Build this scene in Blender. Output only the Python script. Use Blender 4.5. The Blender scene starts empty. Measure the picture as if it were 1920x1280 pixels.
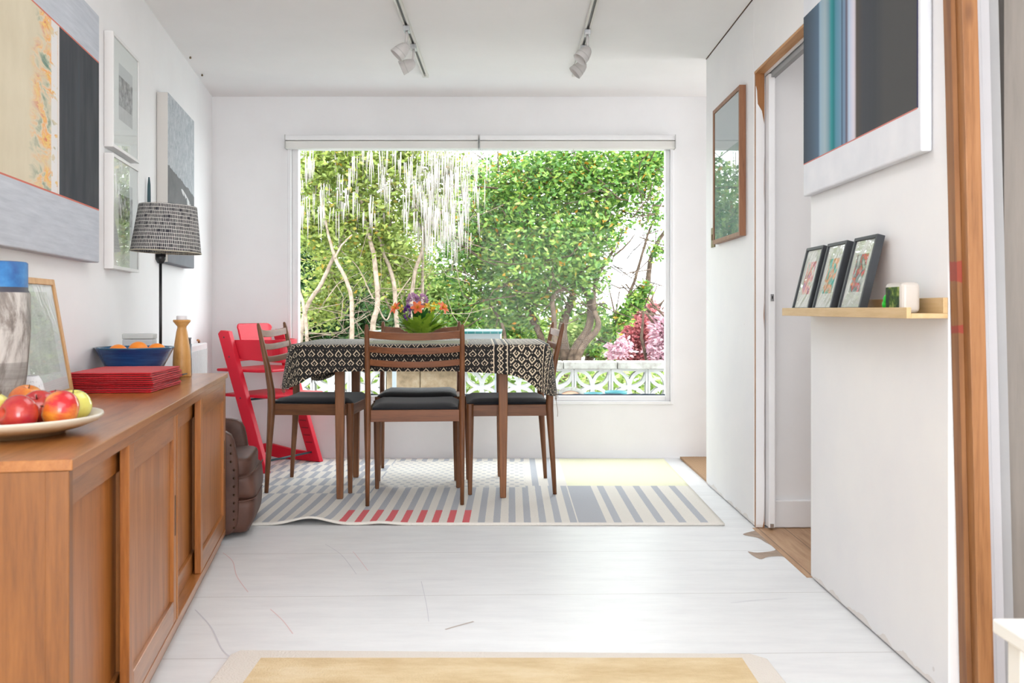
import bpy, bmesh, math, random
import numpy as np
from mathutils import Vector, Matrix
PI = math.pi
R = math.radians
SC = bpy.context.scene
COL = SC.collection

# ---------------------------------------------------------------- camera, light, exposure
F = 1750.0            # focal length in pixels of a 1920 wide frame
CH = 0.92             # camera height
cd = bpy.data.cameras.new('camera'); cam = bpy.data.objects.new('camera', cd); COL.objects.link(cam)
cam.location = (0, 0, CH); cam.rotation_euler = (R(90), 0, 0)
cd.sensor_width = 36; cd.lens = F / 1920 * 36; cd.shift_y = -60 / 1920
cd.clip_start = 0.05; cd.clip_end = 200
cd.dof.use_dof = True; cd.dof.focus_distance = 4.4; cd.dof.aperture_fstop = 8
SC.camera = cam
SC.view_settings.view_transform = 'Standard'; SC.view_settings.look = 'None'
SC.view_settings.gamma = 1; SC.view_settings.use_curve_mapping = False
SC.view_settings.exposure = 0.63
SC.cycles.use_denoising = True
SC.cycles.max_bounces = 10; SC.cycles.diffuse_bounces = 5; SC.cycles.transparent_max_bounces = 12
SC.cycles.sample_clamp_indirect = 6.0

w = bpy.data.worlds.new('sky'); SC.world = w; w.use_nodes = True
bg = w.node_tree.nodes['Background']; bg.inputs[0].default_value = (0.93, 0.97, 1.0, 1); bg.inputs[1].default_value = 4.6

def light(name, kind, loc, rot, energy, color=(1, 1, 1), **kw):
    l = bpy.data.lights.new(name, kind); o = bpy.data.objects.new(name, l); COL.objects.link(o)
    o.location = loc; o.rotation_euler = rot; l.energy = energy; l.color = color
    for k, v in kw.items(): setattr(l, k, v)
    return o
light('sun', 'SUN', (3, 0, 8), (R(42), 0, R(28)), 1.6, (1, 0.96, 0.88), angle=R(3))
# added fill from behind the camera, with no visible source
light('rear_fill', 'AREA', (-0.2, -2.9, 1.25), (R(90), 0, 0), 138, (0.96, 0.98, 1.0), shape='RECTANGLE', size=3.6, size_y=1.9)
# added ceiling fill over the rear half of the room, out of view
light('ceiling_fill', 'AREA', (-0.2, -0.9, 2.22), (0, 0, 0), 58, (0.96, 0.98, 1.0), shape='RECTANGLE', size=2.8, size_y=3.0)
# small rooflight between the tracks, above the bare floor
light('small_rooflight', 'AREA', (-0.15, 2.85, 2.225), (0, 0, 0), 8.5, (0.97, 0.985, 1.0), shape='RECTANGLE', size=1.1, size_y=1.3)
# glazed garden door at the coir mat, hidden by the partition
light('side_door_daylight', 'AREA', (2.57, 5.25, 1.1), (R(90), 0, R(90)), 14, (0.95, 0.98, 1.0), shape='RECTANGLE', size=0.85, size_y=1.9)
# added unseen fill that brightens the closed room beyond the doorway
light('passage_fill', 'AREA', (1.75, 3.0, 2.15), (0, 0, 0), 6.5, (0.97, 0.98, 1.0), shape='RECTANGLE', size=0.8, size_y=0.8)

# ---------------------------------------------------------------- helpers: tags
def tag(o, label=None, cat=None, group=None, kind=None):
    if label: o['label'] = label
    if cat: o['category'] = cat
    if group: o['group'] = group
    if kind: o['kind'] = kind
    return o
def thing(name, label, cat, loc=(0, 0, 0), rz=0.0, group=None):
    o = bpy.data.objects.new(name, None); COL.objects.link(o)
    o.empty_display_size = 0.05; o.location = loc; o.rotation_euler = (0, 0, rz)
    return tag(o, label, cat, group)
def children(o): return [c for c in bpy.data.objects if c.parent == o]
def copy_tree(o, parent=None):
    c = o.copy(); COL.objects.link(c); c.parent = parent
    for ch in children(o): copy_tree(ch, c)
    return c

# ---------------------------------------------------------------- helpers: meshes
class MB:
    def __init__(s): s.v = []; s.f = []; s.sm = []; s.M = Matrix()
    def add(s, vs, fs, smooth=False):
        n = len(s.v); s.v += [tuple(s.M @ Vector(v)) for v in vs]
        s.f += [tuple(i + n for i in f) for f in fs]; s.sm += [smooth] * len(fs); return s
    def box(s, x0, x1, y0, y1, z0, z1):
        return s.add([(x0, y0, z0), (x1, y0, z0), (x1, y1, z0), (x0, y1, z0), (x0, y0, z1), (x1, y0, z1), (x1, y1, z1), (x0, y1, z1)],
                     [(0, 3, 2, 1), (4, 5, 6, 7), (0, 1, 5, 4), (1, 2, 6, 5), (2, 3, 7, 6), (3, 0, 4, 7)])
    def prism(s, poly, axis, a0, a1):
        """poly in the two other axes (cyclic order x->(y,z), y->(x,z), z->(x,y)), extruded along axis"""
        def P(p, a):
            return {'x': (a, p[0], p[1]), 'y': (p[0], a, p[1]), 'z': (p[0], p[1], a)}[axis]
        n = len(poly)
        return s.add([P(p, a0) for p in poly] + [P(p, a1) for p in poly],
                     [tuple(range(n)), tuple(range(2 * n - 1, n - 1, -1))] + [(i, i + n, (i + 1) % n + n, (i + 1) % n) for i in range(n)])
    def tube(s, pts, rad, n=8, flat=None, cap=True):
        """round (or flat=(a,b) elliptical/rect) tube along points"""
        pts = [Vector(p) for p in pts]; m = len(pts)
        if not hasattr(rad, '__len__'): rad = [rad] * m
        vs = []; up = None
        for i, p in enumerate(pts):
            t = (pts[min(i + 1, m - 1)] - pts[max(i - 1, 0)]).normalized()
            if up is None:
                up = Vector((0, 0, 1)) if abs(t.z) < .9 else Vector((0, 1, 0))
            a = t.cross(up).normalized(); b = a.cross(t).normalized(); up = b
            for k in range(n):
                th = 2 * PI * k / n
                vs.append(p + a * math.cos(th) * rad[i] + b * math.sin(th) * rad[i])
        fs = []
        for i in range(m - 1):
            for k in range(n):
                fs.append((i * n + k, i * n + (k + 1) % n, (i + 1) * n + (k + 1) % n, (i + 1) * n + k))
        s.add(vs, fs, True)
        if cap:
            base = len(s.v) - len(vs)
            s.f += [tuple(base + k for k in range(n))[::-1], tuple(base + (m - 1) * n + k for k in range(n))]; s.sm += [False, False]
        return s
    def lathe(s, prof, n=32, c=(0, 0, 0), smooth=True):
        vs = []; fs = []; m = len(prof)
        for r, z in prof:
            for k in range(n):
                a = 2 * PI * k / n; vs.append((c[0] + r * math.cos(a), c[1] + r * math.sin(a), c[2] + z))
        for i in range(m - 1):
            for k in range(n):
                fs.append((i * n + k, i * n + (k + 1) % n, (i + 1) * n + (k + 1) % n, (i + 1) * n + k))
        return s.add(vs, fs, smooth)
    def sweep(s, pts, secs, smooth=False, closed=False):
        """rings: secs[i] is a list of 3D points (same count) -> lofted"""
        n = len(secs[0]); vs = [p for sec in secs for p in sec]; fs = []; m = len(secs)
        for i in range(m - 1):
            for k in range(n): fs.append((i * n + k, i * n + (k + 1) % n, (i + 1) * n + (k + 1) % n, (i + 1) * n + k))
        fs += [tuple(range(n))[::-1], tuple((m - 1) * n + k for k in range(n))]
        return s.add(vs, fs, smooth)
    def build(s, name, mat, parent=None, bevel=0.0, seg=2, sub=0, smooth=None, uv=None):
        me = bpy.data.meshes.new(name); me.from_pydata(s.v, [], s.f)
        me.polygons.foreach_set('use_smooth', s.sm if smooth is None else [smooth] * len(s.f))
        if uv:
            l = me.uv_layers.new(name='uv'); 
            for lp in me.loops: l.data[lp.index].uv = uv[lp.vertex_index]
        bm = bmesh.new(); bm.from_mesh(me); bmesh.ops.recalc_face_normals(bm, faces=bm.faces); bm.to_mesh(me); bm.free()
        me.update()
        o = bpy.data.objects.new(name, me); COL.objects.link(o)
        if mat: me.materials.append(mat)
        if parent: o.parent = parent
        if bevel:
            b = o.modifiers.new('bevel', 'BEVEL'); b.width = bevel; b.segments = seg; b.limit_method = 'ANGLE'; b.angle_limit = R(40)
            b.harden_normals = False
        if sub:
            b = o.modifiers.new('sub', 'SUBSURF'); b.levels = sub; b.render_levels = sub
        return o
def loc_(o, loc): o.location = loc; return o

# ---------------------------------------------------------------- helpers: materials
class E:
    """small expression builder on top of shader Math nodes"""
    def __init__(s, nt, x): s.nt = nt; s.x = x
    def _m(s, op, *a):
        n = s.nt.nodes.new('ShaderNodeMath'); n.operation = op
        for i, v in enumerate((s,) + a):
            v = v.x if isinstance(v, E) else v
            if isinstance(v, (int, float)): n.inputs[i].default_value = v
            else: s.nt.links.new(v, n.inputs[i])
        return E(s.nt, n.outputs[0])
    def __add__(s, o): return s._m('ADD', o)
    def __radd__(s, o): return s._m('ADD', o)
    def __sub__(s, o): return s._m('SUBTRACT', o)
    def __rsub__(s, o): return E(s.nt, o)._m('SUBTRACT', s)
    def __mul__(s, o): return s._m('MULTIPLY', o)
    def __rmul__(s, o): return s._m('MULTIPLY', o)
    def __truediv__(s, o): return s._m('DIVIDE', o)
    def lt(s, o): return s._m('LESS_THAN', o)
    def gt(s, o): return s._m('GREATER_THAN', o)
    def fr(s): return s._m('FRACT')
    def fl(s): return s._m('FLOOR')
    def ab(s): return s._m('ABSOLUTE')
    def mn(s, o): return s._m('MINIMUM', o)
    def mx(s, o): return s._m('MAXIMUM', o)
    def sin(s): return s._m('SINE')
    def cl(s): return s._m('ADD', 0.0).clampit()
    def clampit(s): s.x.node.use_clamp = True; return s
    def sq(s): return s * s
    def sqrt(s): return s._m('SQRT')
    def between(s, a, b): return s.gt(a) * s.lt(b)
class Mat:
    def __init__(s, name, color=(.8, .8, .8), rough=.5, spec=.5, metal=0.0, **kw):
        s.m = bpy.data.materials.new(name); s.m.use_nodes = True; s.nt = s.m.node_tree
        s.b = s.nt.nodes['Principled BSDF']; s.set('Base Color', color); s.set('Roughness', rough)
        s.set('Specular IOR Level', spec); s.set('Metallic', metal)
        for k, v in kw.items(): s.set(k.replace('_', ' '), v)
    def set(s, k, v):
        i = s.b.inputs[k]
        if isinstance(v, tuple): i.default_value = (v + (1,))[:4]
        elif isinstance(v, (int, float)): i.default_value = v
        else: s.nt.links.new(v.x if isinstance(v, E) else v, i)
    def node(s, t): return s.nt.nodes.new(t)
    def coord(s, kind='Object'):
        tc = s.node('ShaderNodeTexCoord'); sp = s.node('ShaderNodeSeparateXYZ'); s.nt.links.new(tc.outputs[kind], sp.inputs[0])
        return [E(s.nt, sp.outputs[i]) for i in range(3)]
    def vec(s, x, y, z):
        c = s.node('ShaderNodeCombineXYZ')
        for i, v in enumerate((x, y, z)):
            if isinstance(v, E): s.nt.links.new(v.x, c.inputs[i])
            else: c.inputs[i].default_value = v
        return c.outputs[0]
    def noise(s, vec, scale=5, detail=4, rough=.5, dist=0.0, color=False):
        n = s.node('ShaderNodeTexNoise'); s.nt.links.new(vec, n.inputs['Vector'])
        n.inputs['Scale'].default_value = scale; n.inputs['Detail'].default_value = detail
        n.inputs['Roughness'].default_value = rough; n.inputs['Distortion'].default_value = dist
        return E(s.nt, n.outputs[0])
    def vor(s, vec, scale=5, feat='F1', out='Distance'):
        n = s.node('ShaderNodeTexVoronoi'); n.feature = feat; s.nt.links.new(vec, n.inputs['Vector']); n.inputs['Scale'].default_value = scale
        return E(s.nt, n.outputs[out])
    def ramp(s, f, stops, interp='LINEAR'):
        n = s.node('ShaderNodeValToRGB'); s.nt.links.new(f.x, n.inputs[0]); cr = n.color_ramp; cr.interpolation = interp
        while len(cr.elements) < len(stops): cr.elements.new(.5)
        for e, (p, c) in zip(cr.elements, stops): e.position = p; e.color = (c + (1,))[:4]
        return E(s.nt, n.outputs[0])
    def mix(s, f, a, b, mode='MIX'):
        n = s.node('ShaderNodeMix'); n.data_type = 'RGBA'; n.blend_type = mode
        for i, v in ((0, f), (6, a), (7, b)):
            if isinstance(v, E): s.nt.links.new(v.x, n.inputs[i])
            elif isinstance(v, tuple): n.inputs[i].default_value = (v + (1,))[:4]
            else: n.inputs[i].default_value = v
        return E(s.nt, n.outputs[2])
    def bump(s, h, strength=.3, dist=.002):
        n = s.node('ShaderNodeBump'); s.nt.links.new(h.x, n.inputs['Height']); n.inputs['Strength'].default_value = strength
        n.inputs['Distance'].default_value = dist; s.nt.links.new(n.outputs[0], s.b.inputs['Normal'])

def paint(name, c, rough=.55, var=.03, scale=3, bump=.06):
    M = Mat(name, c, rough, .35); x, y, z = M.coord()
    n = M.noise(M.vec(x, y, z), scale, 5, .6)
    d = tuple(v * (1 - var * 2) for v in c); e = tuple(min(1, v * (1 + var)) for v in c)
    M.set('Base Color', M.ramp(n, [(.3, d), (.7, e)])); 
    M.bump(M.noise(M.vec(x, y, z), 60, 3), bump, .003)
    return M.m
def wood(name, a, b, c, axis='z', scale=1.0, rough=.4, coat=0.0, stretch=14, spec=.4):
    M = Mat(name, a, rough, spec); x, y, z = M.coord()
    k = {'x': (1, stretch, stretch), 'y': (stretch, 1, stretch), 'z': (stretch, stretch, 1)}[axis]
    v = M.vec(x * k[0], y * k[1], z * k[2])
    n1 = M.noise(v, 2.2 * scale, 6, .6, .6); n2 = M.noise(v, 14 * scale, 3, .7)
    f = (n1 * .7 + n2 * .3)
    M.set('Base Color', M.ramp(f, [(.32, c), (.48, a), (.68, b)]))
    M.bump(n2, .12, .001)
    if coat: M.set('Coat Weight', coat); M.set('Coat Roughness', .15)
    return M.m
def plain(name, c, rough=.5, **kw): return Mat(name, c, rough, **kw).m
def fabric(name, c, rough=.95, scale=500, var=.25, sheen=.12):
    M = Mat(name, c, rough, .2); x, y, z = M.coord(); v = M.vec(x, y, z)
    n = M.noise(v, scale, 2, .7); n2 = M.noise(v, 12, 4)
    M.set('Base Color', M.ramp(n * .6 + n2 * .4, [(.3, tuple(q * (1 - var) for q in c)), (.7, tuple(min(1, q * (1 + var)) for q in c))]))
    M.bump(n, .5, .001); M.set('Sheen Weight', sheen)
    return M.m

WHITE = (.80, .79, .785)
M_wall = paint('white_wall_paint', (.82, .815, .82), .6, .02, 2)
M_ceil = paint('ceiling_paint', (.83, .815, .81), .8, .015, 2, .03)
M_trim = paint('white_gloss_trim', (.80, .80, .81), .35, .02, 4)
M_trimgrey = paint('toned_white_casing', (.44, .44, .46), .5, .02, 4)  # white casing, colour toned down to offset the frontal rear light
M_greyboard = paint('grey_board', (.33, .335, .34), .6, .03, 4)
M_taupe = wood('taupe_board', (.22, .20, .18), (.26, .235, .21), (.17, .155, .14), 'z', .4, .6)
M_pine = wood('raw_pine', (.33, .14, .045), (.42, .19, .07), (.20, .075, .02), 'z', .8, .55)
M_oak_y = wood('golden_oak_long', (.32, .118, .028), (.42, .172, .050), (.18, .060, .013), 'y', 1.0, .30, .3)
M_oak_z = wood('golden_oak_upright', (.34, .120, .026), (.45, .178, .046), (.19, .062, .012), 'z', 1.0, .36, .12)
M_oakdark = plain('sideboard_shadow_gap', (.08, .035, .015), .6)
M_teak = wood('teak', (.145, .053, .018), (.215, .086, .032), (.068, .024, .009), 'z', 1.2, .48, .05)
M_teak_x = wood('teak_across', (.16, .054, .019), (.23, .086, .033), (.076, .024, .010), 'x', 1.2, .46, .05)
M_teak_y = wood('teak_along', (.145, .053, .018), (.215, .086, .032), (.068, .024, .009), 'y', 1.2, .48, .05)
M_walnutframe = wood('walnut_frame', (.24, .10, .045), (.30, .135, .065), (.14, .055, .025), 'z', 1, .45)
M_ashledge = wood('pale_pine_ledge', (.58, .40, .20), (.66, .48, .27), (.48, .31, .14), 'y', .8, .5)
M_oakframe = wood('light_oak_frame', (.55, .31, .13), (.63, .38, .18), (.42, .22, .08), 'z', 1, .5)
M_turned = wood('turned_oak', (.50, .25, .07), (.58, .32, .11), (.36, .17, .045), 'z', 1.5, .4)
M_seat = fabric('black_wool_seat', (.014, .015, .018), sheen=.22)
M_red = Mat('red_lacquer', (.66, .012, .035), .42, .35).m
M_redfelt = fabric('red_felt', (.47, .007, .013), .95, 300)
M_black = plain('black_metal', (.012, .012, .014), .4)
M_teal_dark = plain('dark_teal_paint', (.015, .06, .075), .4)
M_blackframe = plain('black_frame_paint', (.022, .026, .032), .5)
M_brass = plain('aged_brass', (.20, .15, .09), .35, metal=1.0)
M_steel = plain('steel', (.55, .56, .58), .3, metal=1.0)
M_lightbody = plain('spotlight_white_metal', (.56, .54, .53), .5)
M_copper = plain('copper_pipe', (.35, .15, .07), .4, metal=1.0)
M_whiteplastic = plain('white_plastic', (.54, .50, .455), .35)

def glass_mat(name, ior):
    m = bpy.data.materials.new(name); m.use_nodes = True; nt = m.node_tree; nt.nodes.clear()
    o = nt.nodes.new('ShaderNodeOutputMaterial'); mx = nt.nodes.new('ShaderNodeMixShader'); t = nt.nodes.new('ShaderNodeBsdfTransparent')
    g = nt.nodes.new('ShaderNodeBsdfGlossy'); fr = nt.nodes.new('ShaderNodeFresnel'); fr.inputs[0].default_value = ior
    g.inputs['Roughness'].default_value = .0; t.inputs[0].default_value = (.97, .985, .98, 1)
    ge = nt.nodes.new('ShaderNodeNewGeometry'); k1 = nt.nodes.new('ShaderNodeMath'); k1.operation = 'SUBTRACT'; k1.inputs[0].default_value = 1; nt.links.new(ge.outputs['Backfacing'], k1.inputs[1])
    k2 = nt.nodes.new('ShaderNodeMath'); k2.operation = 'MULTIPLY'; nt.links.new(k1.outputs[0], k2.inputs[0]); nt.links.new(fr.outputs[0], k2.inputs[1]); nt.links.new(k2.outputs[0], mx.inputs[0]); nt.links.new(t.outputs[0], mx.inputs[1]); nt.links.new(g.outputs[0], mx.inputs[2]); nt.links.new(mx.outputs[0], o.inputs[0])
    return m
M_pane = glass_mat('window_glass', 1.2); M_glass = glass_mat('picture_glass', 1.45)

def leather():
    M = Mat('brown_leather', (.10, .045, .03), .48, .35); x, y, z = M.coord(); v = M.vec(x, y, z)
    M.set('Base Color', M.ramp(M.noise(v, 7, 5, .6), [(.3, (.050, .020, .013)), (.7, (.115, .052, .036))]))
    M.bump(M.vor(v, 320) * .25 + M.noise(v, 9, 4), .2, .003); return M.m
M_leather = leather()

# ---------------------------------------------------------------- wall frames
def WL(d): return (-0.9336 - 0.16 * d, d)               # left wall surface point at depth d
WLN = Vector((1, .16, 0)).normalized(); WL_RZ = math.atan2(-WLN.x, WLN.y)   # local +Y = into the room, local -X = away from the camera
XR = 1.024                                               # right partition surface
YB = 5.79                                                # back wall surface
CEIL = 2.24

# ================================================================= SETTING
def struct(o): o['kind'] = 'structure'; return o
# floor: painted boards
def floor_mat():
    M = Mat('white_painted_boards', (.8, .8, .8), .38, .4); x, y, z = M.coord(); v = M.vec(x, y, z)
    yy = y - x * .026
    seam = ((yy / .53 + .318).fr() - .5).ab().gt(.4968)
    seam2 = ((yy / .53 + .818).fr() - .5).ab().gt(.4982) * M.noise(v, 1.3, 2).gt(.5)
    n = M.noise(M.vec(x * 1.5, y * 6, z), 3, 6, .65)
    base = M.ramp(n, [(.3, (.675, .685, .70)), (.55, (.73, .74, .75)), (.8, (.77, .78, .79))])
    blot = M.noise(M.vec(x * 2, y * 7, 3.0), 4, 5, .7)
    base = M.mix((blot - .60).mx(0.0) * 1.3, base, (.60, .58, .54))
    base = M.mix(seam * .62, base, (.33, .31, .29)); base = M.mix(seam2 * .35, base, (.4, .39, .38))
    spk = M.vor(v, 9).lt(.045) * M.noise(v, .9, 2).gt(.55)
    base = M.mix(spk * .6, base, (.33, .34, .37))
    M.set('Base Color', base); M.bump(n - seam * .6, .15, .004); return M.m
flr = struct(MB().box(-2.3, 1.10, -3.2, YB + .1, -.1, 0).build('floor', floor_mat()))
def woodfloor_mat():
    M = Mat('bare_pine_boards', (.4, .25, .14), .5); x, y, z = M.coord(); v = M.vec(x * 12, y * 1.2, z)
    n = M.noise(v, 4, 5, .6, .4); plank = ((x / .115).fr() - .5).ab().gt(.485)
    pid = M.noise(M.vec((x / .115).fl() * 7.3, 0.0, 0.0), 3, 0)
    c = M.ramp(n * .6 + pid * .4, [(.3, (.25, .13, .06)), (.5, (.42, .25, .14)), (.7, (.52, .34, .2))])
    M.set('Base Color', M.mix(plank * .8, c, (.07, .04, .02))); return M.m
M_woodfloor = woodfloor_mat()
struct(MB().box(1.10, 2.7, 2.2, 3.98, -.1, -.002).build('floor', M_woodfloor))
struct(MB().box(1.10, 2.7, -3.2, 2.2, -.1, -.002).build('floor', M_woodfloor))
struct(MB().box(1.10, 2.7, 3.98, YB + .1, -.1, -.002).build('floor', M_woodfloor))
# ceilings
struct(MB().box(-2.3, 2.8, -3.3, YB + .2, CEIL, CEIL + .15).build('ceiling', M_ceil))
# left wall
a = WL(YB + .2); b = WL(-3.3)
struct(MB().prism([a, b, (b[0] - .2, b[1]), (a[0] - .2, a[1])], 'z', -.1, CEIL).build('wall_left', M_wall))
# rear wall behind the camera
struct(MB().box(-2.3, 2.8, -3.4, -3.2, -.1, CEIL).build('wall_rear', M_wall))
struct(MB().box(2.6, 2.8, -3.3, YB + .2, -.1, CEIL).build('wall_right', M_wall))
# back wall with window hole
WX0, WX1, WZ0, WZ1 = -1.39, 1.0, .331, 1.985
m = MB(); t = YB + .16
m.box(-2.0, WX0, YB, t, -.1, CEIL); m.box(WX1, 2.8, YB, t, -.1, CEIL); m.box(WX0, WX1, YB, t, -.1, WZ0); m.box(WX0, WX1, YB, t, WZ1, CEIL)
struct(m.build('wall_back', M_wall))
# window
win = struct(MB().build('window_1', M_trim)) if False else None
wf = MB(); y0, y1 = YB - .012, YB + .06
wf.box(WX0, WX0 + .022, y0, y1, WZ0, WZ1); wf.box(WX1 - .018, WX1, y0, y1, WZ0, WZ1)
wf.box(WX0 + .022, WX1 - .018, y0, y1, WZ0, WZ0 + .02); wf.box(WX0 + .022, WX1 - .018, y0, y1, WZ1 - .03, WZ1)
win = struct(wf.build('window_1', M_trim, bevel=.003))
wf = MB(); y0, y1 = YB + .012, YB + .07; a0, a1, c0, c1 = WX0 + .022, WX1 - .018, WZ0 + .02, WZ1 - .03
wf.box(a0, a0 + .04, y0, y1, c0, c1); wf.box(a1 - .028, a1, y0, y1, c0, c1); wf.box(a0 + .04, a1 - .028, y0, y1, c0, c0 + .033); wf.box(a0 + .04, a1 - .028, y0, y1, c1 - .04, c1)
wf.build('window_frame', M_trim, win, bevel=.004)
MB().box(a0 + .04, a1 - .028, YB + .04, YB + .046, c0 + .033, c1 - .04).build('pane', M_pane, win)
sm = MB(); random.seed(4)
prev = a0 + .04
pts = []; n = 90
for i in range(n + 1):
    pts.append((a0 + .04 + (a1 - a0 - .068) * i / n, c0 + .033 + .006 + random.random() * .006))
poly = [(a0 + .04, c0 + .031)] + [(a1 - .028, c0 + .031)] + pts[::-1]
MB().prism(poly, 'y', YB + .034, YB + .039).build('putty_seal', plain('dark_blue_grey_seal', (.07, .09, .12), .7), win)

# right partition: far panel, header, near wall
def partwall_mat():
    M = Mat('scuffed_white_panel', WHITE, .55, .35); x, y, z = M.coord(); v = M.vec(x, y, z)
    n = M.noise(v, 2.2, 5, .6); base = M.ramp(n, [(.3, (.76, .755, .77)), (.7, (.82, .81, .80))])
    edge = z.lt(M.noise(M.vec(x, y * 2.5, 0.0), 3, 4) * .08 - .022)
    base = M.mix(edge * .35, base, (.55, .45, .36))
    spk = M.vor(v, 6).lt(.035) * M.noise(v, 2, 2).gt(.5)
    base = M.mix(spk * .35, base, (.45, .40, .36))
    M.set('Base Color', base); M.bump(M.noise(v, 5, 4), .12, .01); return M.m
M_part = partwall_mat()
struct(MB().box(XR, 1.10, 3.955, 4.92, .006, CEIL - .004).build('wall_right', M_part, bevel=.003))
struct(MB().box(XR, 1.10, 2.19, 3.2, .006, CEIL).build('wall_right', M_part, bevel=.003))
struct(MB().box(XR, 1.045, 3.203, 3.952, 1.925, CEIL).build('wall_right', M_part))
struct(MB().box(1.055, 1.10, 3.2, 3.955, 1.94, CEIL).build('wall_right', M_wall))
# dark gap behind partition joints
# passage back wall + skirting, cross wall
struct(MB().box(1.10, 2.6, 3.955, 4.06, -.05, CEIL).build('wall_back', M_wall))
struct(MB().box(1.10, 2.6, 3.935, 3.955, .0, .115).build('baseboard_back', M_trim, bevel=.004))
struct(MB().box(1.16, 2.6, 2.2, 2.3, -.05, CEIL).build('wall_front', M_taupe))
# door head: raw timber strip and grey track
struct(MB().box(1.026, 1.066, 3.203, 3.952, 1.915, 1.94).build('trim_1', wood('raw_pine_header', (.50, .26, .11), (.60, .34, .17), (.36, .17, .06), 'y', .8, .6)))
struct(MB().box(1.066, 1.072, 3.203, 3.95, 1.905, 1.94).build('trim_2', M_trim))
struct(MB().box(1.078, 1.10, 3.203, 3.95, 1.885, 1.94).build('trim_3', M_greyboard))
# far jamb: raw wood behind chipped board, white jamb strip
struct(MB().box(1.028, 1.064, 3.935, 3.954, 0.0, 1.915).build('trim_4', M_pine))
pl = [(1.0275, 0.0)] ; rnd = random.Random(2)
right = [(1.0625 - abs(rnd.gauss(0, .0012)), z) for z in np.linspace(.03, 1.70, 30)]
right += [(1.058, 1.72), (1.052, 1.755), (1.043, 1.77), (1.034, 1.785), (1.0315, 1.84), (1.0275, 1.86)]
struct(MB().prism([(1.0275, .004), (1.055, .004)] + right, 'y', 3.928, 3.9345).build('trim_5', M_part))
# pocket door edge
door = struct(MB().box(1.068, 1.094, 3.88, 3.93, .012, 1.90).build('door_1', M_trim, bevel=.002))
lt = MB().box(1.074, 1.088, 3.877, 3.881, .955, .985).build('door_latch', M_steel, door, bevel=.001)
MB().box(1.079, 1.084, 3.8755, 3.8775, .964, .976).build('latch_keyhole', M_black, lt)
MB().box(1.073, 1.087, 3.876, 3.88, .014, .03).build('floor_guide', M_steel, door)

# near end of partition: leaning raw stud, white and grey casings
def lean(x0, x1, y0, y1, z0, z1, k=-.0246):
    s = lambda z: k * (z - .95)
    return MB().add([(x0 + s(z0), y0, z0), (x1 + s(z0), y0, z0), (x1 + s(z0), y1, z0), (x0 + s(z0), y1, z0), (x0 + s(z1), y0, z1), (x1 + s(z1), y0, z1), (x1 + s(z1), y1, z1), (x0 + s(z1), y1, z1)],
                    [(0, 3, 2, 1), (4, 5, 6, 7), (0, 1, 5, 4), (1, 2, 6, 5), (2, 3, 7, 6), (3, 0, 4, 7)])
def knotty():
    M = Mat('knotty_pine_stud', (.4, .2, .08), .5); x, y, z = M.coord(); v = M.vec(x * 14, y * 14, z * .8)
    n = M.noise(v, 3, 6, .6, .5) * .75 + M.noise(v, 14, 3) * .25
    c = M.ramp(n, [(.3, (.17, .065, .018)), (.5, (.31, .135, .045)), (.72, (.40, .19, .075))])
    k = M.vor(M.vec(x * 9, y * 2, z * 3.2), 1.0)
    c = M.mix((1 - k * 7).mx(0.0), c, (.10, .035, .012)); M.set('Base Color', c); M.bump(n, .2, .002); return M.m
M_knot = knotty()
redm = Mat('pine_with_red_marks', (.3, .14, .05), .6); x, y, z = redm.coord(); nz = redm.noise(redm.vec(x, y, z), 30, 3) * .03
red_f = (z + nz).between(1.00, 1.045) + (z + nz).between(.88, .90)
redm.set('Base Color', redm.mix(red_f * .7, redm.ramp(redm.noise(redm.vec(x * 20, y * 20, z), 3, 5), [(.3, (.17, .065, .02)), (.7, (.33, .15, .055))]), (.30, .015, .015)))
struct(lean(1.0265, 1.038, 2.15, 2.186, 0, CEIL).build('trim_6', redm.m))
struct(lean(1.0385, 1.0745, 2.12, 2.186, 0, CEIL).build('trim_7', M_knot, bevel=.002))
struct(lean(1.0755, 1.087, 2.135, 2.186, 0, CEIL).build('trim_8', M_trimgrey))
struct(lean(1.0895, 1.111, 2.14, 2.19, 0, CEIL).build('trim_9', M_trimgrey, bevel=.002))
struct(lean(1.1115, 1.145, 2.165, 2.195, 0, CEIL).build('trim_10', M_greyboard))
# picture-free ceiling crack line and ceiling edge on partition
struct(MB().box(1.0215, 1.0245, 3.962, 4.918, CEIL - .004, CEIL - .0002).build('trim_11', M_oakdark))

# pipes / marks on the floor (children of the floor)
def ribbon(name, pts, wdt, mat, z=.0006, parent=flr):
    m = MB(); vs = []; n = len(pts)
    for i, (x, y) in enumerate(pts):
        a = Vector(pts[max(i - 1, 0)]); b = Vector(pts[min(i + 1, n - 1)]); d = (b - a).normalized(); nn = Vector((-d.y, d.x)) * wdt / 2
        vs += [(x - nn.x, y - nn.y, z), (x + nn.x, y + nn.y, z)]
    m.add(vs, [(2 * i, 2 * i + 1, 2 * i + 3, 2 * i + 2) for i in range(n - 1)]); return m.build(name, mat, parent)
def fl(px, py):
    d = CH * F / (py - 580); return ((px - 960) / F * d, d)
M_crayr = plain('faded_red_crayon', (.70, .52, .53), .7); M_crayg = plain('grey_crayon', (.56, .56, .60), .7); M_crayb = plain('brown_scuff', (.48, .42, .38), .8)
def curve(pts, k=6):
    out = []
    for i in range(len(pts) - 1):
        p0, p1, p2, p3 = pts[max(i - 1, 0)], pts[i], pts[i + 1], pts[min(i + 2, len(pts) - 1)]
        for j in range(k):
            t = j / k
            out.append(tuple(.5 * ((2 * p1[q]) + (-p0[q] + p2[q]) * t + (2 * p0[q] - 5 * p1[q] + 4 * p2[q] - p3[q]) * t * t + (-p0[q] + 3 * p1[q] - 3 * p2[q] + p3[q]) * t ** 3) for q in range(len(p1))))
    return out + [tuple(pts[-1])]
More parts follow.
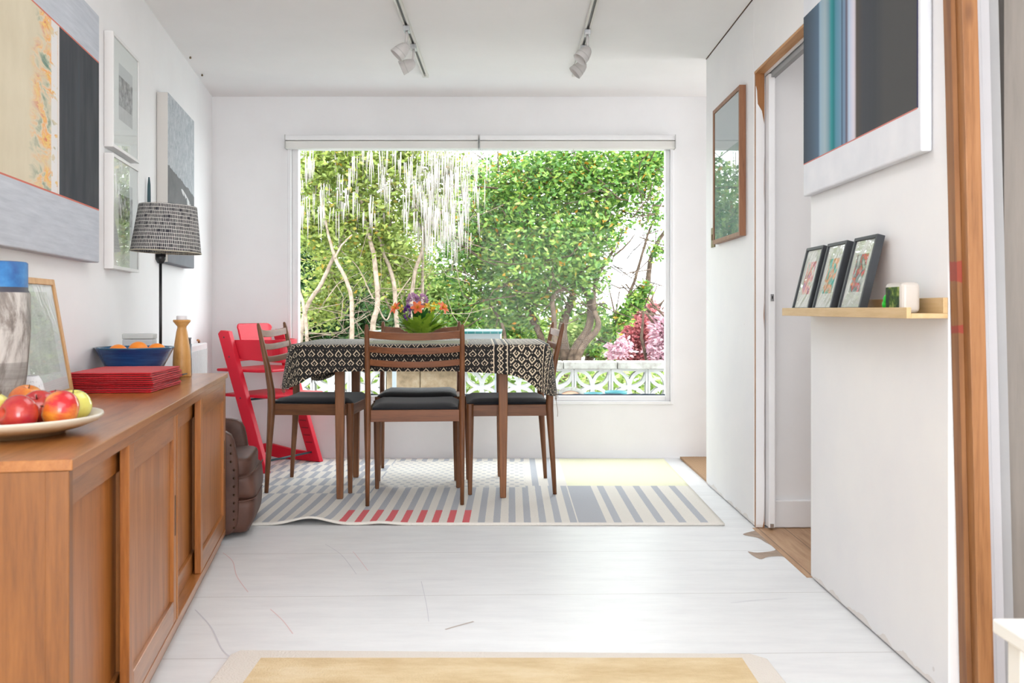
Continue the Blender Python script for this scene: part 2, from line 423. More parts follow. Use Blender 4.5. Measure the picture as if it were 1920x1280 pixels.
for pts, wd, mt in [([(418, 1036), (436, 1052), (444, 1080), (465, 1110)], .003, M_crayr), ([(507, 1142), (530, 1163), (549, 1188)], .003, M_crayr),
                    ([(662, 1034), (675, 1050), (690, 1070)], .0022, M_crayr), ([(366, 1143), (395, 1175), (415, 1215), (432, 1232)], .004, M_crayg),
                    ([(835, 1180), (862, 1172), (888, 1165)], .007, M_crayb), ([(610, 1020), (640, 1040), (668, 1076)], .002, M_crayg), ([(790, 1090), (799, 1130), (804, 1165)], .002, M_crayg),
                    ([(745, 1088), (800, 1086), (850, 1087)], .002, M_crayg), ([(1370, 1130), (1420, 1125), (1475, 1122)], .002, M_crayg)]:
    ribbon('crayon_mark', curve([fl(*p) for p in pts]), wd, mt)
# bare patch by the doorway
def patch(px):
    p = curve([fl(*q) for q in px] + [fl(*px[0])], 4)[:-1]; return MB().add([(x, y, .0007) for x, y in p], [tuple(range(len(p)))])
M_bare = paint('bare_brown_board', (.36, .27, .21), .7, .12, 20)
patch([(1427, 990), (1514, 1052), (1514, 1066), (1485, 1052), (1466, 1043), (1440, 1044), (1424, 1048), (1402, 1034), (1420, 1036), (1452, 1032), (1450, 1025), (1436, 1017), (1420, 1008), (1393, 1002), (1410, 996), (1424, 993)]).build('bare_patch', M_bare, flr)
struct(MB().box(1.012, 1.10, 3.203, 3.93, 0.0, .0012).build('floor', M_woodfloor))

# ================================================================= COIR MAT
def coir():
    M = Mat('coir', (.42, .26, .14), .95); x, y, z = M.coord(); c = ((x * 400).sin() * (y * 260).sin())
    M.set('Base Color', M.ramp(c * .5 + .5, [(.2, (.25, .14, .07)), (.8, (.52, .34, .2))])); M.bump(c, .6, .004); return M.m
tag(MB().box(1.035, 2.3, 4.95, 5.75, .001, .014).build('coir_mat', coir()), 'woven brown coir mat in the corner behind the end of the partition', 'mat')

# ================================================================= RUGS
def rug_mat():
    M = Mat('striped_wool_rug', (.7, .68, .63), .95, .1); x, y, z = M.coord('Generated') if False else M.coord()
    X = x; Y = y                                   # rug local = world metres
    cream = (.72, .69, .635); grey = (.43, .445, .48)
    jag = M.noise(M.vec(0.0, Y * 60, (X / .066).fl() * 3.1), 3, 1) * .006
    st = ((X + jag + .012) / .066).fr().lt(.46)
    # grey wide block and the sparser stripes to its right
    right = X.gt(.40); st_r = ((X + jag - .44) / .0925).fr().lt(.36)
    blk = X.between(.285, .405)
    f = st * (1 - X.gt(.285)) + blk + st_r * right.mx(0.0) * X.lt(.87)
    f = f.cl()
    # dotted field
    dx0 = X.between(-.70, .07); dotf = dx0 * Y.gt(4.78) * Y.lt(5.6)
    row = (Y / .052).fl(); sh = (row * .5).fr()
    u = ((X / .052 + sh).fr() - .5) * 1.15; v_ = ((Y / .052).fr() - .5) * 1.0
    dot = (u * u + v_ * v_).sqrt().lt(.27)
    f = f * (1 - dotf) + dot * dotf * .8
    # left staggered bands
    left = X.lt(-.70); band = ((Y / .21).fl() * .5).fr().gt(.2); st2 = ((X + jag + .045) / .066).fr().lt(.46)
    f = f * (1 - left * Y.gt(4.6)) + left * Y.gt(4.6) * (st * band + st2 * (1 - band))
    # plain cream gaps
    gap = X.between(.07, .285) * Y.gt(4.82); st3 = ((X - .105) / .085).fr().lt(.4) * X.between(.1, .27)
    f = f * (1 - gap) + gap * st3
    yel = X.between(.285, .93) * Y.gt(4.82)
    edge = Y.lt(3.99)
    n = M.noise(M.vec(x, y, z), 90, 3, .7)
    base = M.mix(f * (1 - yel) * (1 - edge), cream, grey)
    redz = Y.lt(4.235 + 0.0) * X.between(-.775, -.15)
    base = M.mix(redz * st * (1 - edge), base, (.66, .135, .15))
    base = M.mix(yel, base, (.74, .73, .54))
    base = M.mix((n - .5).ab() * .6, base, (.5, .47, .42))
    M.set('Base Color', base); M.bump(n, .7, .004); return M.m
m = MB(); nx, ny = 110, 60
rx0, rx1, ry0, ry1 = -1.42, .905, 3.97, 5.70
random.seed(9); vs = []
def rugz(x, y):
    h = 0
    for cx, a, wd in ((-.86, .03, .10), (-.56, .008, .07)):
        h += a * math.exp(-((x - cx - (y - 3.97) * -.18) / wd) ** 2) * math.exp(-max(0, y - 3.97) / .16)
    for cy, a in ((4.45, .004), (5.2, .003)):
        pass
    return .010 + h
for top in (1, 0):
    for j in range(ny + 1):
        for i in range(nx + 1):
            x = rx0 + (rx1 - rx0) * i / nx; y = ry0 + (ry1 - ry0) * j / ny
            ys = y
            zz = rugz(x, y); vs.append((x + (y - 3.97) * .012, ys, zz if top else max(zz - .009, .0012)))
W = nx + 1; K = W * (ny + 1); fs = []
for j in range(ny):
    for i in range(nx):
        a = j * W + i; fs.append((a, a + 1, a + 1 + W, a + W)); fs.append((K + a, K + a + W, K + a + 1 + W, K + a + 1))
for i in range(nx): fs.append((i, K + i, K + i + 1, i + 1)); a = ny * W + i; fs.append((a, a + 1, K + a + 1, K + a))
for j in range(ny): a = j * W; fs.append((a, a + W, K + a + W, K + a)); a = j * W + nx; fs.append((a, K + a, K + a + W, a + W))
m.add(vs, fs, True)
tag(m.build('patterned_rug', rug_mat()), 'cream rug with grey stripes, dots and red bars under the dining table', 'rug')
RZ = .0115
def yrug_mat():
    M = Mat('golden_flatweave', (.6, .48, .28), .95, .1); x, y, z = M.coord(); v = M.vec(x * 1.2, y * 3, z)
    n = M.noise(v, 3.5, 5, .7); fine = M.noise(M.vec(x, y, z), 180, 2)
    base = M.ramp(n, [(.3, (.58, .43, .24)), (.55, (.70, .56, .35)), (.8, (.78, .67, .48))])
    bx = x.between(-.655, .60) * y.lt(2.435); base = M.mix(bx, (.70, .655, .60), base)
    M.set('Base Color', base); M.bump(fine, .8, .004); return M.m
m = MB(); m.prism([(-.742, 2.46), (-.725, 2.492), (.63, 2.466), (.665, 2.43), (.70, .6), (-.70, .6)], 'z', .001, .012)
tag(m.build('golden_rug', yrug_mat(), bevel=.003), 'faded golden yellow rug with pale border on the bare floor nearest the camera', 'rug')

# ================================================================= DINING TABLE
TC = Vector((-.445, 4.79, RZ)); TR = R(2.0)
t = thing('dining_table', 'long wooden dining table under a black and cream patterned cloth', 'table', TC, TR)
HX, HY, TT = .60, .425, .738
MB().box(-HX, HX, -HY, HY, TT - .028, TT).build('tabletop', M_teak_x, t, bevel=.006)
m = MB(); ax, ay = .375, .27
m.box(-ax, ax, -ay - .011, -ay + .011, .635, .709).box(-ax, ax, ay - .011, ay + .011, .635, .709).box(-ax - .011, -ax + .011, -ay, ay, .635, .709).box(ax - .011, ax + .011, -ay, ay, .635, .709)
m.build('apron', M_teak_x, t)
for sx, sy in ((-1, -1), (1, -1), (1, 1), (-1, 1)):
    cx, cy = sx * .392, sy * .29; secs = []
    for z, r in ((0, .015), (.35, .0205), (.60, .0225), (.709, .0225)):
        ox = cx + sx * (0 if z > .3 else .0); secs.append([(ox - r, cy - r, z), (ox + r, cy - r, z), (ox + r, cy + r, z), (ox - r, cy + r, z)])
    MB().sweep(None, secs).build('leg', wood('teak_light', (.20, .076, .026), (.27, .11, .04), (.11, .038, .014), 'z', 1.2, .48, .05) if (sx, sy) == (-1, -1) else bpy.data.materials['teak_light'], t, bevel=.004)

# tablecloth
def cloth_mat():
    M = Mat('black_mudcloth', (.01, .01, .01), .85, .25); uvn = M.node('ShaderNodeUVMap'); uvn.uv_map = 'uv'
    sp = M.node('ShaderNodeSeparateXYZ'); M.nt.links.new(uvn.outputs[0], sp.inputs[0]); U = E(M.nt, sp.outputs[0]); V = E(M.nt, sp.outputs[1])
    wob = M.noise(M.vec(U, V, 0.0), 30, 2) * .011 - .0055; wob2 = M.noise(M.vec(U, V, 5.0), 30, 2) * .011 - .0055
    u0 = U + wob; v0 = V + wob2
    # motif A: open house-shaped diamonds with dots
    c = .0415; row = (v0 / c).fl(); u = (u0 / c + (row * .37).fr()).fr() - .5; v = (v0 / c).fr() - .5
    d = u.ab() * 1.02 + (v - .03).ab() * .92
    A = (d - .37).ab().lt(.056) * (v.gt(-.24).mx(u.ab().gt(.16)))
    A = A.mx((u * u + (v + .02) * (v + .02)).sqrt().lt(.062))
    ud = (u * 3 + .5).fr() - .5; A = A.mx((ud.sq() * .16 + (v.ab() - .47).sq()).sqrt().lt(.036) * u.ab().gt(.14))
    # motif B: rotated lattice of squares
    s = .036; p = (u0 + v0 * .9) / s * .72; q = (u0 - v0 * .9) / s * .72
    pf = p.fr() - .5; qf = q.fr() - .5; ch = pf.ab().mx(qf.ab())
    B = (ch - .29).ab().lt(.075) * (1 - (pf.gt(.2) * qf.lt(-.05))); B = B.mx((pf * pf + qf * qf).sqrt().lt(.085))
    B = B.mx((pf.ab().gt(.44)) * (qf.ab().gt(.44)))
    # motif C: zigzags
    tri = ((v0 / .026).fr() - .5).ab() * 2
    def zig(c0): return (u0 - (c0 + tri * .011)).ab().lt(.0023)
    def line(c0): return (u0 - c0).ab().lt(.0024).mx((u0 - (c0 - .005)).ab().lt(.004) * ((v0 / .02).fr()).lt(.3))
    rb = lambda o: zig(o + .018).mx(zig(o + .033)).mx(line(o)).mx(line(o + .064)).mx((((u0 - (o + .031)) / .004).sq() + (((v0 / .026).fr() - .5) * 5).sq()).lt(1.0))
    b1 = .345; b2 = .585
    f = A * U.lt(b1 - .01) + rb(b1) * U.between(b1 - .01, b1 + .075) + B * U.between(b1 + .075, b2 - .012) + rb(b2) * U.between(b2 - .012, b2 + .075) + A * U.gt(b2 + .075)
    f = f.cl()
    weave = M.noise(M.vec(U, V, 0.0), 700, 2)
    base = M.mix(f * (.75 + weave * .4), (.012, .010, .010), (.66, .55, .40))
    M.set('Base Color', base); M.bump(weave, .5, .0015); M.set('Sheen Weight', .12); M.set('Roughness', .8); M.set('Specular IOR Level', .3); return M.m
def perim(a, b, r, n=320):
    """rounded rectangle, returns (pt, normal, corner weight)"""
    segs = [(-(a - r), (a - r), 'f'), ('c', 3, 0), ]
    L = [2 * (a - r), PI * r / 2, 2 * (b - r), PI * r / 2] * 2; tot = sum(L); out = []
    for i in range(n):
        s = tot * i / n; k = 0
        while s > L[k]: s -= L[k]; k += 1
        ql = k // 2; base = -PI / 2 + ql * PI / 2
        if k % 2 == 0:
            nrm = Vector((math.cos(base), math.sin(base))); tg = Vector((-nrm.y, nrm.x))
            hl = (a, b, a, b)[ql]; ds = (b, a, b, a)[ql]
            p = nrm * ds + tg * (s - (hl - r))
        else:
            ang = base + s / r; nrm = Vector((math.cos(ang), math.sin(ang)))
            cs = [(a - r, -(b - r)), (a - r, b - r), (-(a - r), b - r), (-(a - r), -(b - r))][ql]
            p = Vector(cs) + nrm * r
        out.append((p, nrm))
    return out
ca, cb = HX + .008, HY + .008; PP = perim(ca, cb, .05); NP = len(PP); vs = []; uv = []; fs = []
topz = TT + .005
# top rings
rings = [0.0, .35, .7, .93, 1.0]
for k in rings:
    for p, n in PP: vs.append((p.x * k, p.y * k, topz)); uv.append((p.x * k, p.y * k))
def drop(p):
    dc = [((p - Vector((sx * ca, sy * cb))).length, v) for sx, sy, v in ((-1, -1, .085), (1, -1, .105), (1, 1, .09), (-1, 1, .08))]
    base = .122 if p.y < -cb + .06 else .16
    if p.y < -cb + .06: base = .122 + .022 * max(0, (p.x - .15) / .45) - .0 * p.x
    return base + sum(v * math.exp(-(d / .095) ** 1.6) for d, v in dc)
NR = 12
for j in range(1, NR + 1):
    tt = j / NR
    for i, (p, n) in enumerate(PP):
        D = drop(p); cw = max(math.exp(-((p - Vector((sx * ca, sy * cb))).length / .11) ** 2) for sx in (-1, 1) for sy in (-1, 1))
        out = .010 * min(1, tt * 4) + tt * (.004 + .03 * cw) + tt * .005 * math.sin(i * .21) * (1 - cw) + tt * .006 * math.sin(i * .45) * cw
        z = topz - D * tt + (.004 if j == 1 else 0)
        vs.append((p.x + n.x * out, p.y + n.y * out, z)); uv.append((p.x + n.x * D * tt, p.y + n.y * D * tt))
fs.append(tuple(range(NP))); tot = len(rings) + NR
for j in range(tot - 1):
    for i in range(NP): fs.append((j * NP + i, j * NP + (i + 1) % NP, (j + 1) * NP + (i + 1) % NP, (j + 1) * NP + i))
m = MB(); m.add(vs, fs, True)
cl = m.build('tablecloth', cloth_mat(), None, uv=uv); cl.location = TC; cl.rotation_euler.z = TR
so = cl.modifiers.new('solid', 'SOLIDIFY'); so.thickness = .0016; so.offset = 1
tag(cl, 'black cloth with cream diamonds and zigzags draped over the dining table', 'tablecloth')
rnd = random.Random(5); m = MB()
for i, (p, n) in enumerate(PP):
    side = abs(n.x) > .6
    for k in range(3 if side else 0):
        D = drop(p); cw = max(math.exp(-((p - Vector((sx * ca, sy * cb))).length / .11) ** 2) for sx in (-1, 1) for sy in (-1, 1))
        x = p.x + n.x * (.014 + .03 * cw) + rnd.uniform(-.004, .004); y = p.y + n.y * (.014 + .03 * cw) + rnd.uniform(-.006, .006); z = topz - D + .004
        L = rnd.uniform(.012, .03); m.tube([(x, y, z), (x + rnd.uniform(-.006, .006), y + rnd.uniform(-.004, .004), z - L)], .0009, 3)
x, y = ca + .035, -cb - .02
m.tube(curve([(x - .01, y + .005, topz - .23), (x - .006, y, topz - .27), (x, y, topz - .31), (x - .001, y, topz - .335)]), .0012, 4)
m.build('fringe', plain('dusty_thread', (.22, .17, .12), .9), cl)['kind'] = 'stuff'

# ================================================================= DINING CHAIRS
def chair(label):
    t = thing('dining_chair', label, 'chair', group='teak ladder-back dining chairs')
    for s in (-1, 1):   # rear legs running up into back posts
        secs = []
        for z, y, wx, wy in ((0, -.222, .0095, .010), (.12, -.215, .0115, .0125), (.30, -.203, .014, .0165), (.42, -.196, .0145, .020), (.50, -.197, .014, .019), (.62, -.216, .0135, .0155), (.74, -.242, .0125, .0125), (.815, -.258, .0115, .0105), (.834, -.262, .0085, .008), (.841, -.2635, .004, .004)):
            x = s * .219
            secs.append([(x + wx * math.cos(a) * (1.0 if abs(math.cos(a)) > .9 or 1 else 1), y + wy * math.sin(a), z) for a in [PI / 8 + k * PI / 4 for k in range(8)]])
        MB().sweep(None, secs, smooth=True).build('rear_leg', M_teak, t)
        secs = []
        for z, r in ((0, .0095), (.22, .0145), (.40, .0175), (.446, .0175)):
            x, y = s * .205, .195; secs.append([(x + r * math.cos(a) * 1.15, y + r * math.sin(a) * 1.15, z) for a in [PI / 8 + k * PI / 4 for k in range(8)]])
        MB().sweep(None, secs, smooth=False).build('front_leg', M_teak, t, bevel=.002)
    m = MB(); m.box(-.206, .206, -.208, -.190, .386, .441); m.build('seat_rail', M_teak_x, t, bevel=.002)
    MB().box(-.190, .190, .190, .208, .386, .441).build('seat_rail', M_teak_x, t, bevel=.002)
    for s in (-1, 1): MB().box(s * .213 - .009, s * .213 + .009, -.185, .18, .386, .441).build('seat_rail', M_teak_y, t, bevel=.002)
    # cushion
    m = MB(); nx, ny = 12, 12; vs = []
    for lay in (0, 1):
        for j in range(ny + 1):
            for i in range(nx + 1):
                a, b = i / nx * 2 - 1, j / ny * 2 - 1
                wx = .198 + .012 * (b + 1) / 2; x = a * wx; y = b * .205 + .004
                e = 1 - max(abs(a), abs(b)) ** 8
                z = .441 if lay == 0 else .452 + .022 * e - .008 * (1 - a * a) * .8
                if lay == 1 and b > .8: z -= .004 * (b - .8) / .2
                vs.append((x, y, z))
    W = nx + 1; K = W * (ny + 1); fs = []
    for j in range(ny):
        for i in range(nx): a = j * W + i; fs += [(a, a + W, a + 1 + W, a + 1), (K + a, K + a + 1, K + a + 1 + W, K + a + W)]
    for i in range(nx): a = ny * W + i; fs += [(i, i + 1, K + i + 1, K + i), (a, K + a, K + a + 1, a + 1)]
    for j in range(ny): a = j * W; b = a + nx; fs += [(a, K + a, K + a + W, a + W), (b, b + W, K + b + W, K + b)]
    m.add(vs, fs, True); m.build('seat', M_seat, t, bevel=.004)
    # ladder rails
    for z0, z1, yb in ((.777, .811, -.252), (.712, .742, -.236), (.650, .679, -.222)):
        secs = []
        for k in range(17):
            a = k / 16 * 2 - 1; x = a * .209; y = yb - .024 * (1 - a * a); dz = -.011 * (1 - a * a); th = .006 + .002 * (1 - a * a)
            sl = -(z1 - z0) * .12
            secs.append([(x, y - th, z0 + dz), (x, y + th, z0 + dz), (x, y + th + sl, z1 + dz), (x, y - th + sl, z1 + dz)])
        m = MB().sweep(None, secs, smooth=False); m.build('back_rail', M_teak_x, t, bevel=.002)
    return t
c0 = chair('teak ladder-back chair with its back turned to the camera')
c0.location = (-.466, 4.555, RZ); c0.rotation_euler.z = R(4)
for loc, rz, lb in (((-.512, 5.145, RZ), 183, 'teak ladder-back chair on the window side, mostly hidden'),
                    ((-.985, 4.835, RZ), -93, 'teak ladder-back chair at the left table end before the red high chair'),
                    ((-.026, 4.800, RZ), 94, 'teak ladder-back chair at the right end of the table')):
    c = copy_tree(c0); c.location = loc; c.rotation_euler.z = R(rz); c['label'] = lb

# ================================================================= HIGH CHAIR
hc = thing('high_chair', 'bright red wooden child high chair with slanted sides in the left corner', 'high chair', (-1.432, 5.475, RZ), R(-118))
for s in (-1, 1):
    x0, x1 = s * .225 - .017, s * .225 + .017
    side = MB().prism([(.215, 0), (.135, 0), (-.155, .77), (-.135, .79), (-.075, .785)], 'x', x0, x1).build('side_post', M_red, hc, bevel=.004)
    xi = x0 if s > 0 else x1; gm = bpy.data.materials.get('deep_red_groove') or plain('deep_red_groove', (.30, .005, .015), .5)
    for k in range(14):
        z = .11 + k * .043; yb = .205 - (z / .785) * .29
        MB().box(xi - .003 if s > 0 else xi - .001, xi + .001 if s > 0 else xi + .003, yb - .055, yb - .008, z, z + .006).build('groove', gm, side)
    
    MB().prism([(.15, 0), (.13, .055), (.0, .06), (-.195, .085), (-.215, .075), (-.215, .012), (-.12, 0)], 'x', x0 + .004, x1 - .004).build('floor_runner', M_red, hc, bevel=.004)
def plate(y0, y1, z, nm):
    MB().prism([(-.207, y0), (.207, y0), (.207, y1 - .05), (.15, y1), (-.15, y1), (-.207, y1 - .05)], 'z', z, z + .016).build(nm, M_red, hc, bevel=.006)
plate(-.20, .17, .553, 'seat'); plate(-.16, .29, .410, 'footrest')
MB().box(-.207, .207, -.215, -.197, .03, .085).build('rear_brace', M_red, hc, bevel=.004)
MB().tube([(-.207, .15, .055), (.207, .15, .055)], .006, 8).build('metal_rod', M_teal_dark, hc)
MB().tube([(-.207, .02, .395), (.207, .02, .395)], .006, 8).build('metal_rod', M_teal_dark, hc)
def band(y0, bulge, z0, z1, nm, w=.205, th=.006, dip=0.0, tilt=0.0, sg=1, n=24):
    secs = []
    for k in range(n + 1):
        a = k / n * 2 - 1; x = a * w; y = y0 + sg * bulge * (1 - abs(a) ** 2.6); zd = dip * (1 - a * a)
        secs.append([(x, y - th, z0 - zd), (x, y + th, z0 - zd), (x, y + th + tilt, z1), (x, y - th + tilt, z1)])
    MB().sweep(None, secs, smooth=False).build(nm, M_red, hc, bevel=.004)
band(-.06, .22, .63, .735, 'guard_rail', dip=.03)
m = None
for zz in (.08, .41, .64, .75): yb = .205 - zz / .785 * .29 - .035; q = MB(); q.M = Matrix.Translation((.2415, yb, zz)) @ Matrix.Rotation(PI / 2, 4, 'Y'); q.lathe([(.0055, 0), (.0045, .002), (.001, .0022)], 10).build('bolt', M_black, hc)
band(-.055, .05, .61, .72, 'lower_backrest', sg=-1)
# tall rounded backrest
pl = [(-.10, .655), (.10, .655)] + [(.105 + .0, .70), (.115, .79)] + [(.095 + .025 * math.cos(a), .80 + .027 * math.sin(a)) for a in np.linspace(0, PI / 2, 6)] + [(-.095 + .025 * math.cos(a), .80 + .027 * math.sin(a)) for a in np.linspace(PI / 2, PI, 6)] + [(-.115, .79), (-.105, .70)]
m = MB().prism(pl, 'y', -.105, -.093)
m.v = [(x * 1.18, y - (z - .66) * .18 + x * x * 1.6, z) for x, y, z in m.v]
m.build('tall_backrest', M_red, hc, bevel=.004)

# ================================================================= SIDEBOARD
SB = Vector((-.74, 1.56, 0)); SR = math.atan(.1824); SL, SD, ST = 2.151, .385, .67
sb = thing('sideboard', 'long golden oak sideboard with four sliding panelled doors along the left wall', 'sideboard', SB, SR)
MB().box(-SD, .006, -.004, SL + .004, ST - .019, ST).build('top', M_oak_y, sb, bevel=.002)
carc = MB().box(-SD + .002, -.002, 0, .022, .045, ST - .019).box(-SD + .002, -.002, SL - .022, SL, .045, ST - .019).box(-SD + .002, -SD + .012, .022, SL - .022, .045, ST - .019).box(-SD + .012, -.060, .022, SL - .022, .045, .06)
carc.build('carcass', wood('shaded_end_oak', (.20, .072, .015), (.27, .105, .025), (.11, .038, .008), 'z', .7, .4, .1), sb, bevel=.0015)  # oak of ends and corner stile darkened, their shade is in the colour
MB().box(-.038, 0.0, -.001, .0225, .045, ST - .0195).build('corner_stile', bpy.data.materials['shaded_end_oak'], sb, bevel=.0015)
m = MB().box(-.062, -.001, .0225, SL - .022, ST - .041, ST - .019); m.build('top_rail', M_oak_y, sb, bevel=.001)
MB().box(-.062, .0, .0225, SL - .022, .040, .062).build('bottom_rail', M_oak_y, sb, bevel=.001)
MB().box(-SD + .02, -.018, .02, SL - .02, 0, .0445).build('plinth', M_oak_y, sb)
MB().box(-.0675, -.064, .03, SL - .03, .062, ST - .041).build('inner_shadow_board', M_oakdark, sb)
def sdoor(y0, y1, xf, handle):
    z0, z1, sw, th = .0625, ST - .0415, .062, .020
    d = MB().box(xf - th + .003, xf - .010, y0 + sw * .7 + .0005, y1 - sw * .7 - .0005, z0 + sw + .0005, z1 - sw - .0005).build('door', M_oak_z, sb)
    for a_, b_ in ((y0, y0 + sw * .7), (y1 - sw * .7, y1)): MB().box(xf - th, xf, a_, b_, z0, z1).build('door_stile', M_oak_z, d, bevel=.0018)
    for a_, b_ in ((z1 - sw, z1), (z0, z0 + sw)): MB().box(xf - th, xf - .0002, y0 + sw * .7, y1 - sw * .7, a_, b_).build('door_rail', M_oak_y, d, bevel=.0015)
    if handle:
        MB().box(xf - .001, xf + .0012, y1 - .028, y1 - .018, .30, .41).build('finger_slot', M_oakdark, d, bevel=.0005)
ys = lambda y: (y - 1.56) / math.cos(SR)
sdoor(ys(1.585), ys(2.10), -.030, False); sdoor(ys(2.01), ys(2.585), -.002, True)
sdoor(ys(2.60), ys(3.15), -.030, False); sdoor(ys(3.03), ys(3.655), -.002, True)
MB().box(-.028, .0, ys(2.588), ys(2.60), .0625, ST - .042).build('centre_stile', M_oak_z, sb, bevel=.001)

# ---------------------------------------------------------------- things on the sideboard
ZS = ST
def at(px, d): return ((px - 960) / F * d, d)
# plate
def spec_mat(name, c1, c2, sc=250, rough=.45, th=.55):
    M = Mat(name, c1, rough); x, y, z = M.coord(); v = M.vec(x, y, z); M.set('Base Color', M.ramp(M.noise(v, sc, 3, .6), [(th - .1, c1), (th + .1, c2)])); return M.m
pm = Mat('stoneware_glaze', (.55, .5, .4), .3); x, y, z = pm.coord(); pm.set('Base Color', pm.ramp(z * 20 + pm.noise(pm.vec(x, y, z), 60, 3) * .12, [(.25, (.20, .12, .06)), (.45, (.50, .33, .16)), (.62, (.62, .52, .38)), (.8, (.62, .57, .47))]))
PC = (-1.02, 1.865, ZS + .0005)
m = MB().lathe([(.001, .004), (.10, .004), (.105, 0), (.115, 0), (.118, .006), (.150, .013), (.178, .024), (.188, .034), (.187, .039), (.181, .038), (.168, .028), (.14, .018), (.10, .013), (.001, .012)], 64)
pl_ = m.build('plate', pm.m); pl_.location = PC; tag(pl_, 'wide stoneware plate with pale rim holding apples at the near end of the sideboard', 'plate')
def apple_mat(name, red, yel, bias):
    M = Mat(name, red, .22, .5, Coat_Weight=.4); x, y, z = M.coord()
    n = M.noise(M.vec(x * 40, y * 40, z * 12), 1.0, 5, .6) + M.noise(M.vec(x, y, z), 14, 2) * .9
    f = n * .6 + bias + (z.ab() * 3.5)
    M.set('Base Color', M.ramp(f, [(.45, red), (.62, tuple(.5 * (a + b) for a, b in zip(red, yel))), (.78, yel)])); return M.m
AM = [apple_mat('apple_crimson', (.36, .008, .02), (.55, .06, .02), -.10), apple_mat('apple_red', (.52, .015, .02), (.80, .42, .03), -.12), apple_mat('apple_red_yellow', (.50, .03, .02), (.75, .58, .06), .05), apple_mat('apple_green', (.45, .28, .05), (.66, .62, .14), .12), apple_mat('apple_orange', (.52, .07, .015), (.72, .34, .04), -.05)]
def apple(px, py, d, r, mi, tilt, rz, lb):
    t = thing('apple', lb, 'apple', ((px - 960) / F * d, d, CH - (py - 580) / F * d), 0, 'apples on the stoneware plate'); t.rotation_euler = (tilt, 0, rz)
    prof = []
    for k in range(25):
        a = PI * k / 24; rr = math.sin(a) * (1 + .04 * math.cos(a)); z = -math.cos(a) * .90
        z -= .30 * math.exp(-(rr / .22) ** 2) * (1 if z > 0 else -.75)
        prof.append((max(rr * r, .0004), z * r))
    MB().lathe(prof, 32).build('flesh', AM[mi], t)
    MB().tube([(0, 0, r * .55), (.001, 0, r * .9), (.002, .001, r * .92)], .0012, 6).build('stem', plain('apple_stem', (.10, .06, .03), .8) if 'apple_stem' not in bpy.data.materials else bpy.data.materials['apple_stem'], t)
    MB().lathe([(.0003, -r * .62), (.004, -r * .66), (.0015, -r * .70)], 6).build('calyx', bpy.data.materials['apple_stem'], t)
apple(113, 768, 1.84, .039, 1, R(75), R(-60), 'shiny red apple with yellow base at the right front of the plate')
apple(35, 777, 1.79, .038, 0, R(-100), R(-35), 'dark crimson apple whose blossom end faces the camera')
apple(137, 760, 1.945, .037, 3, R(12), R(20), 'yellow green apple at the right rear edge of the plate')
apple(73, 762, 1.90, .036, 0, R(40), R(10), 'red apple in the middle, behind the two front apples')
apple(50, 750, 1.995, .037, 4, R(15), R(60), 'orange streaked apple at the back, beside the white speckled cup')
apple(-16, 764, 1.82, .037, 3, R(30), R(120), 'pale green apple cut off by the left edge of the photo')
apple(105, 757, 2.005, .034, 0, R(10), R(0), 'small deep red apple peeping out behind the red ones near the leaning frame')
j = thing('jar', 'small jar with flat pale grey lid standing among the apples', 'jar', (-1.020, 1.925, ZS + .014))
MB().lathe([(.001, 0), (.018, 0), (.019, .004), (.019, .044), (.001, .044)], 20).build('jar_body', plain('smoky_jar', (.25, .25, .24), .2), j)
MB().lathe([(.001, .044), (.021, .044), (.021, .052), (.001, .053)], 20).build('lid', plain('pale_grey_lid', (.45, .46, .45), .4), j)
# tall vase
vm = Mat('birch_like_glaze', (.4, .38, .35), .5); x, y, z = vm.coord()
nb = vm.noise(vm.vec(x * 6, y * 6, z * 2.2), 2.2, 7, .7, .8); hh = vm.noise(vm.vec(x * 3, y * 3, z * 60), 1.5, 4, .6)
c = vm.ramp(nb, [(.32, (.05, .045, .042)), (.45, (.22, .19, .17)), (.55, (.48, .45, .42)), (.72, (.64, .61, .57))])
low = z.lt(.13); c = vm.mix(low * hh, c, (.12, .11, .10))
blue = z.gt(.298); nbl = vm.noise(vm.vec(x, y, z), 12, 5, .6); c = vm.mix(blue, c, vm.ramp(nbl, [(.3, (.01, .06, .22)), (.5, (.03, .17, .42)), (.75, (.12, .36, .62))]))
c = vm.mix(z.between(.288, .30), c, (.05, .05, .07)); vm.set('Base Color', c)
m = MB().lathe([(.001, 0), (.055, 0), (.060, .01), (.072, .10), (.080, .20), (.079, .285), (.074, .295), (.074, .355), (.070, .358), (.066, .352), (.066, .30), (.07, .20), (.05, .02), (.001, .015)], 48)
v = m.build('vase', vm.m); v.location = (-1.182, 2.12, ZS + .0005); tag(v, 'tall birch-grey ceramic vase with bright blue collar at the left edge of the photo', 'vase')
# speckled cup
m = MB().lathe([(.001, 0), (.022, 0), (.030, .008), (.038, .03), (.038, .05), (.032, .075), (.024, .088), (.018, .088), (.026, .07), (.03, .04), (.001, .01)], 32)
o = m.build('speckled_cup', spec_mat('white_speckled_clay', (.74, .74, .76), (.25, .26, .3), 260, .6, .66)); o.location = (*at(52, 2.27), ZS + .0005)
tag(o, 'small white speckled ceramic cup between the vase and the leaning frame', 'cup')

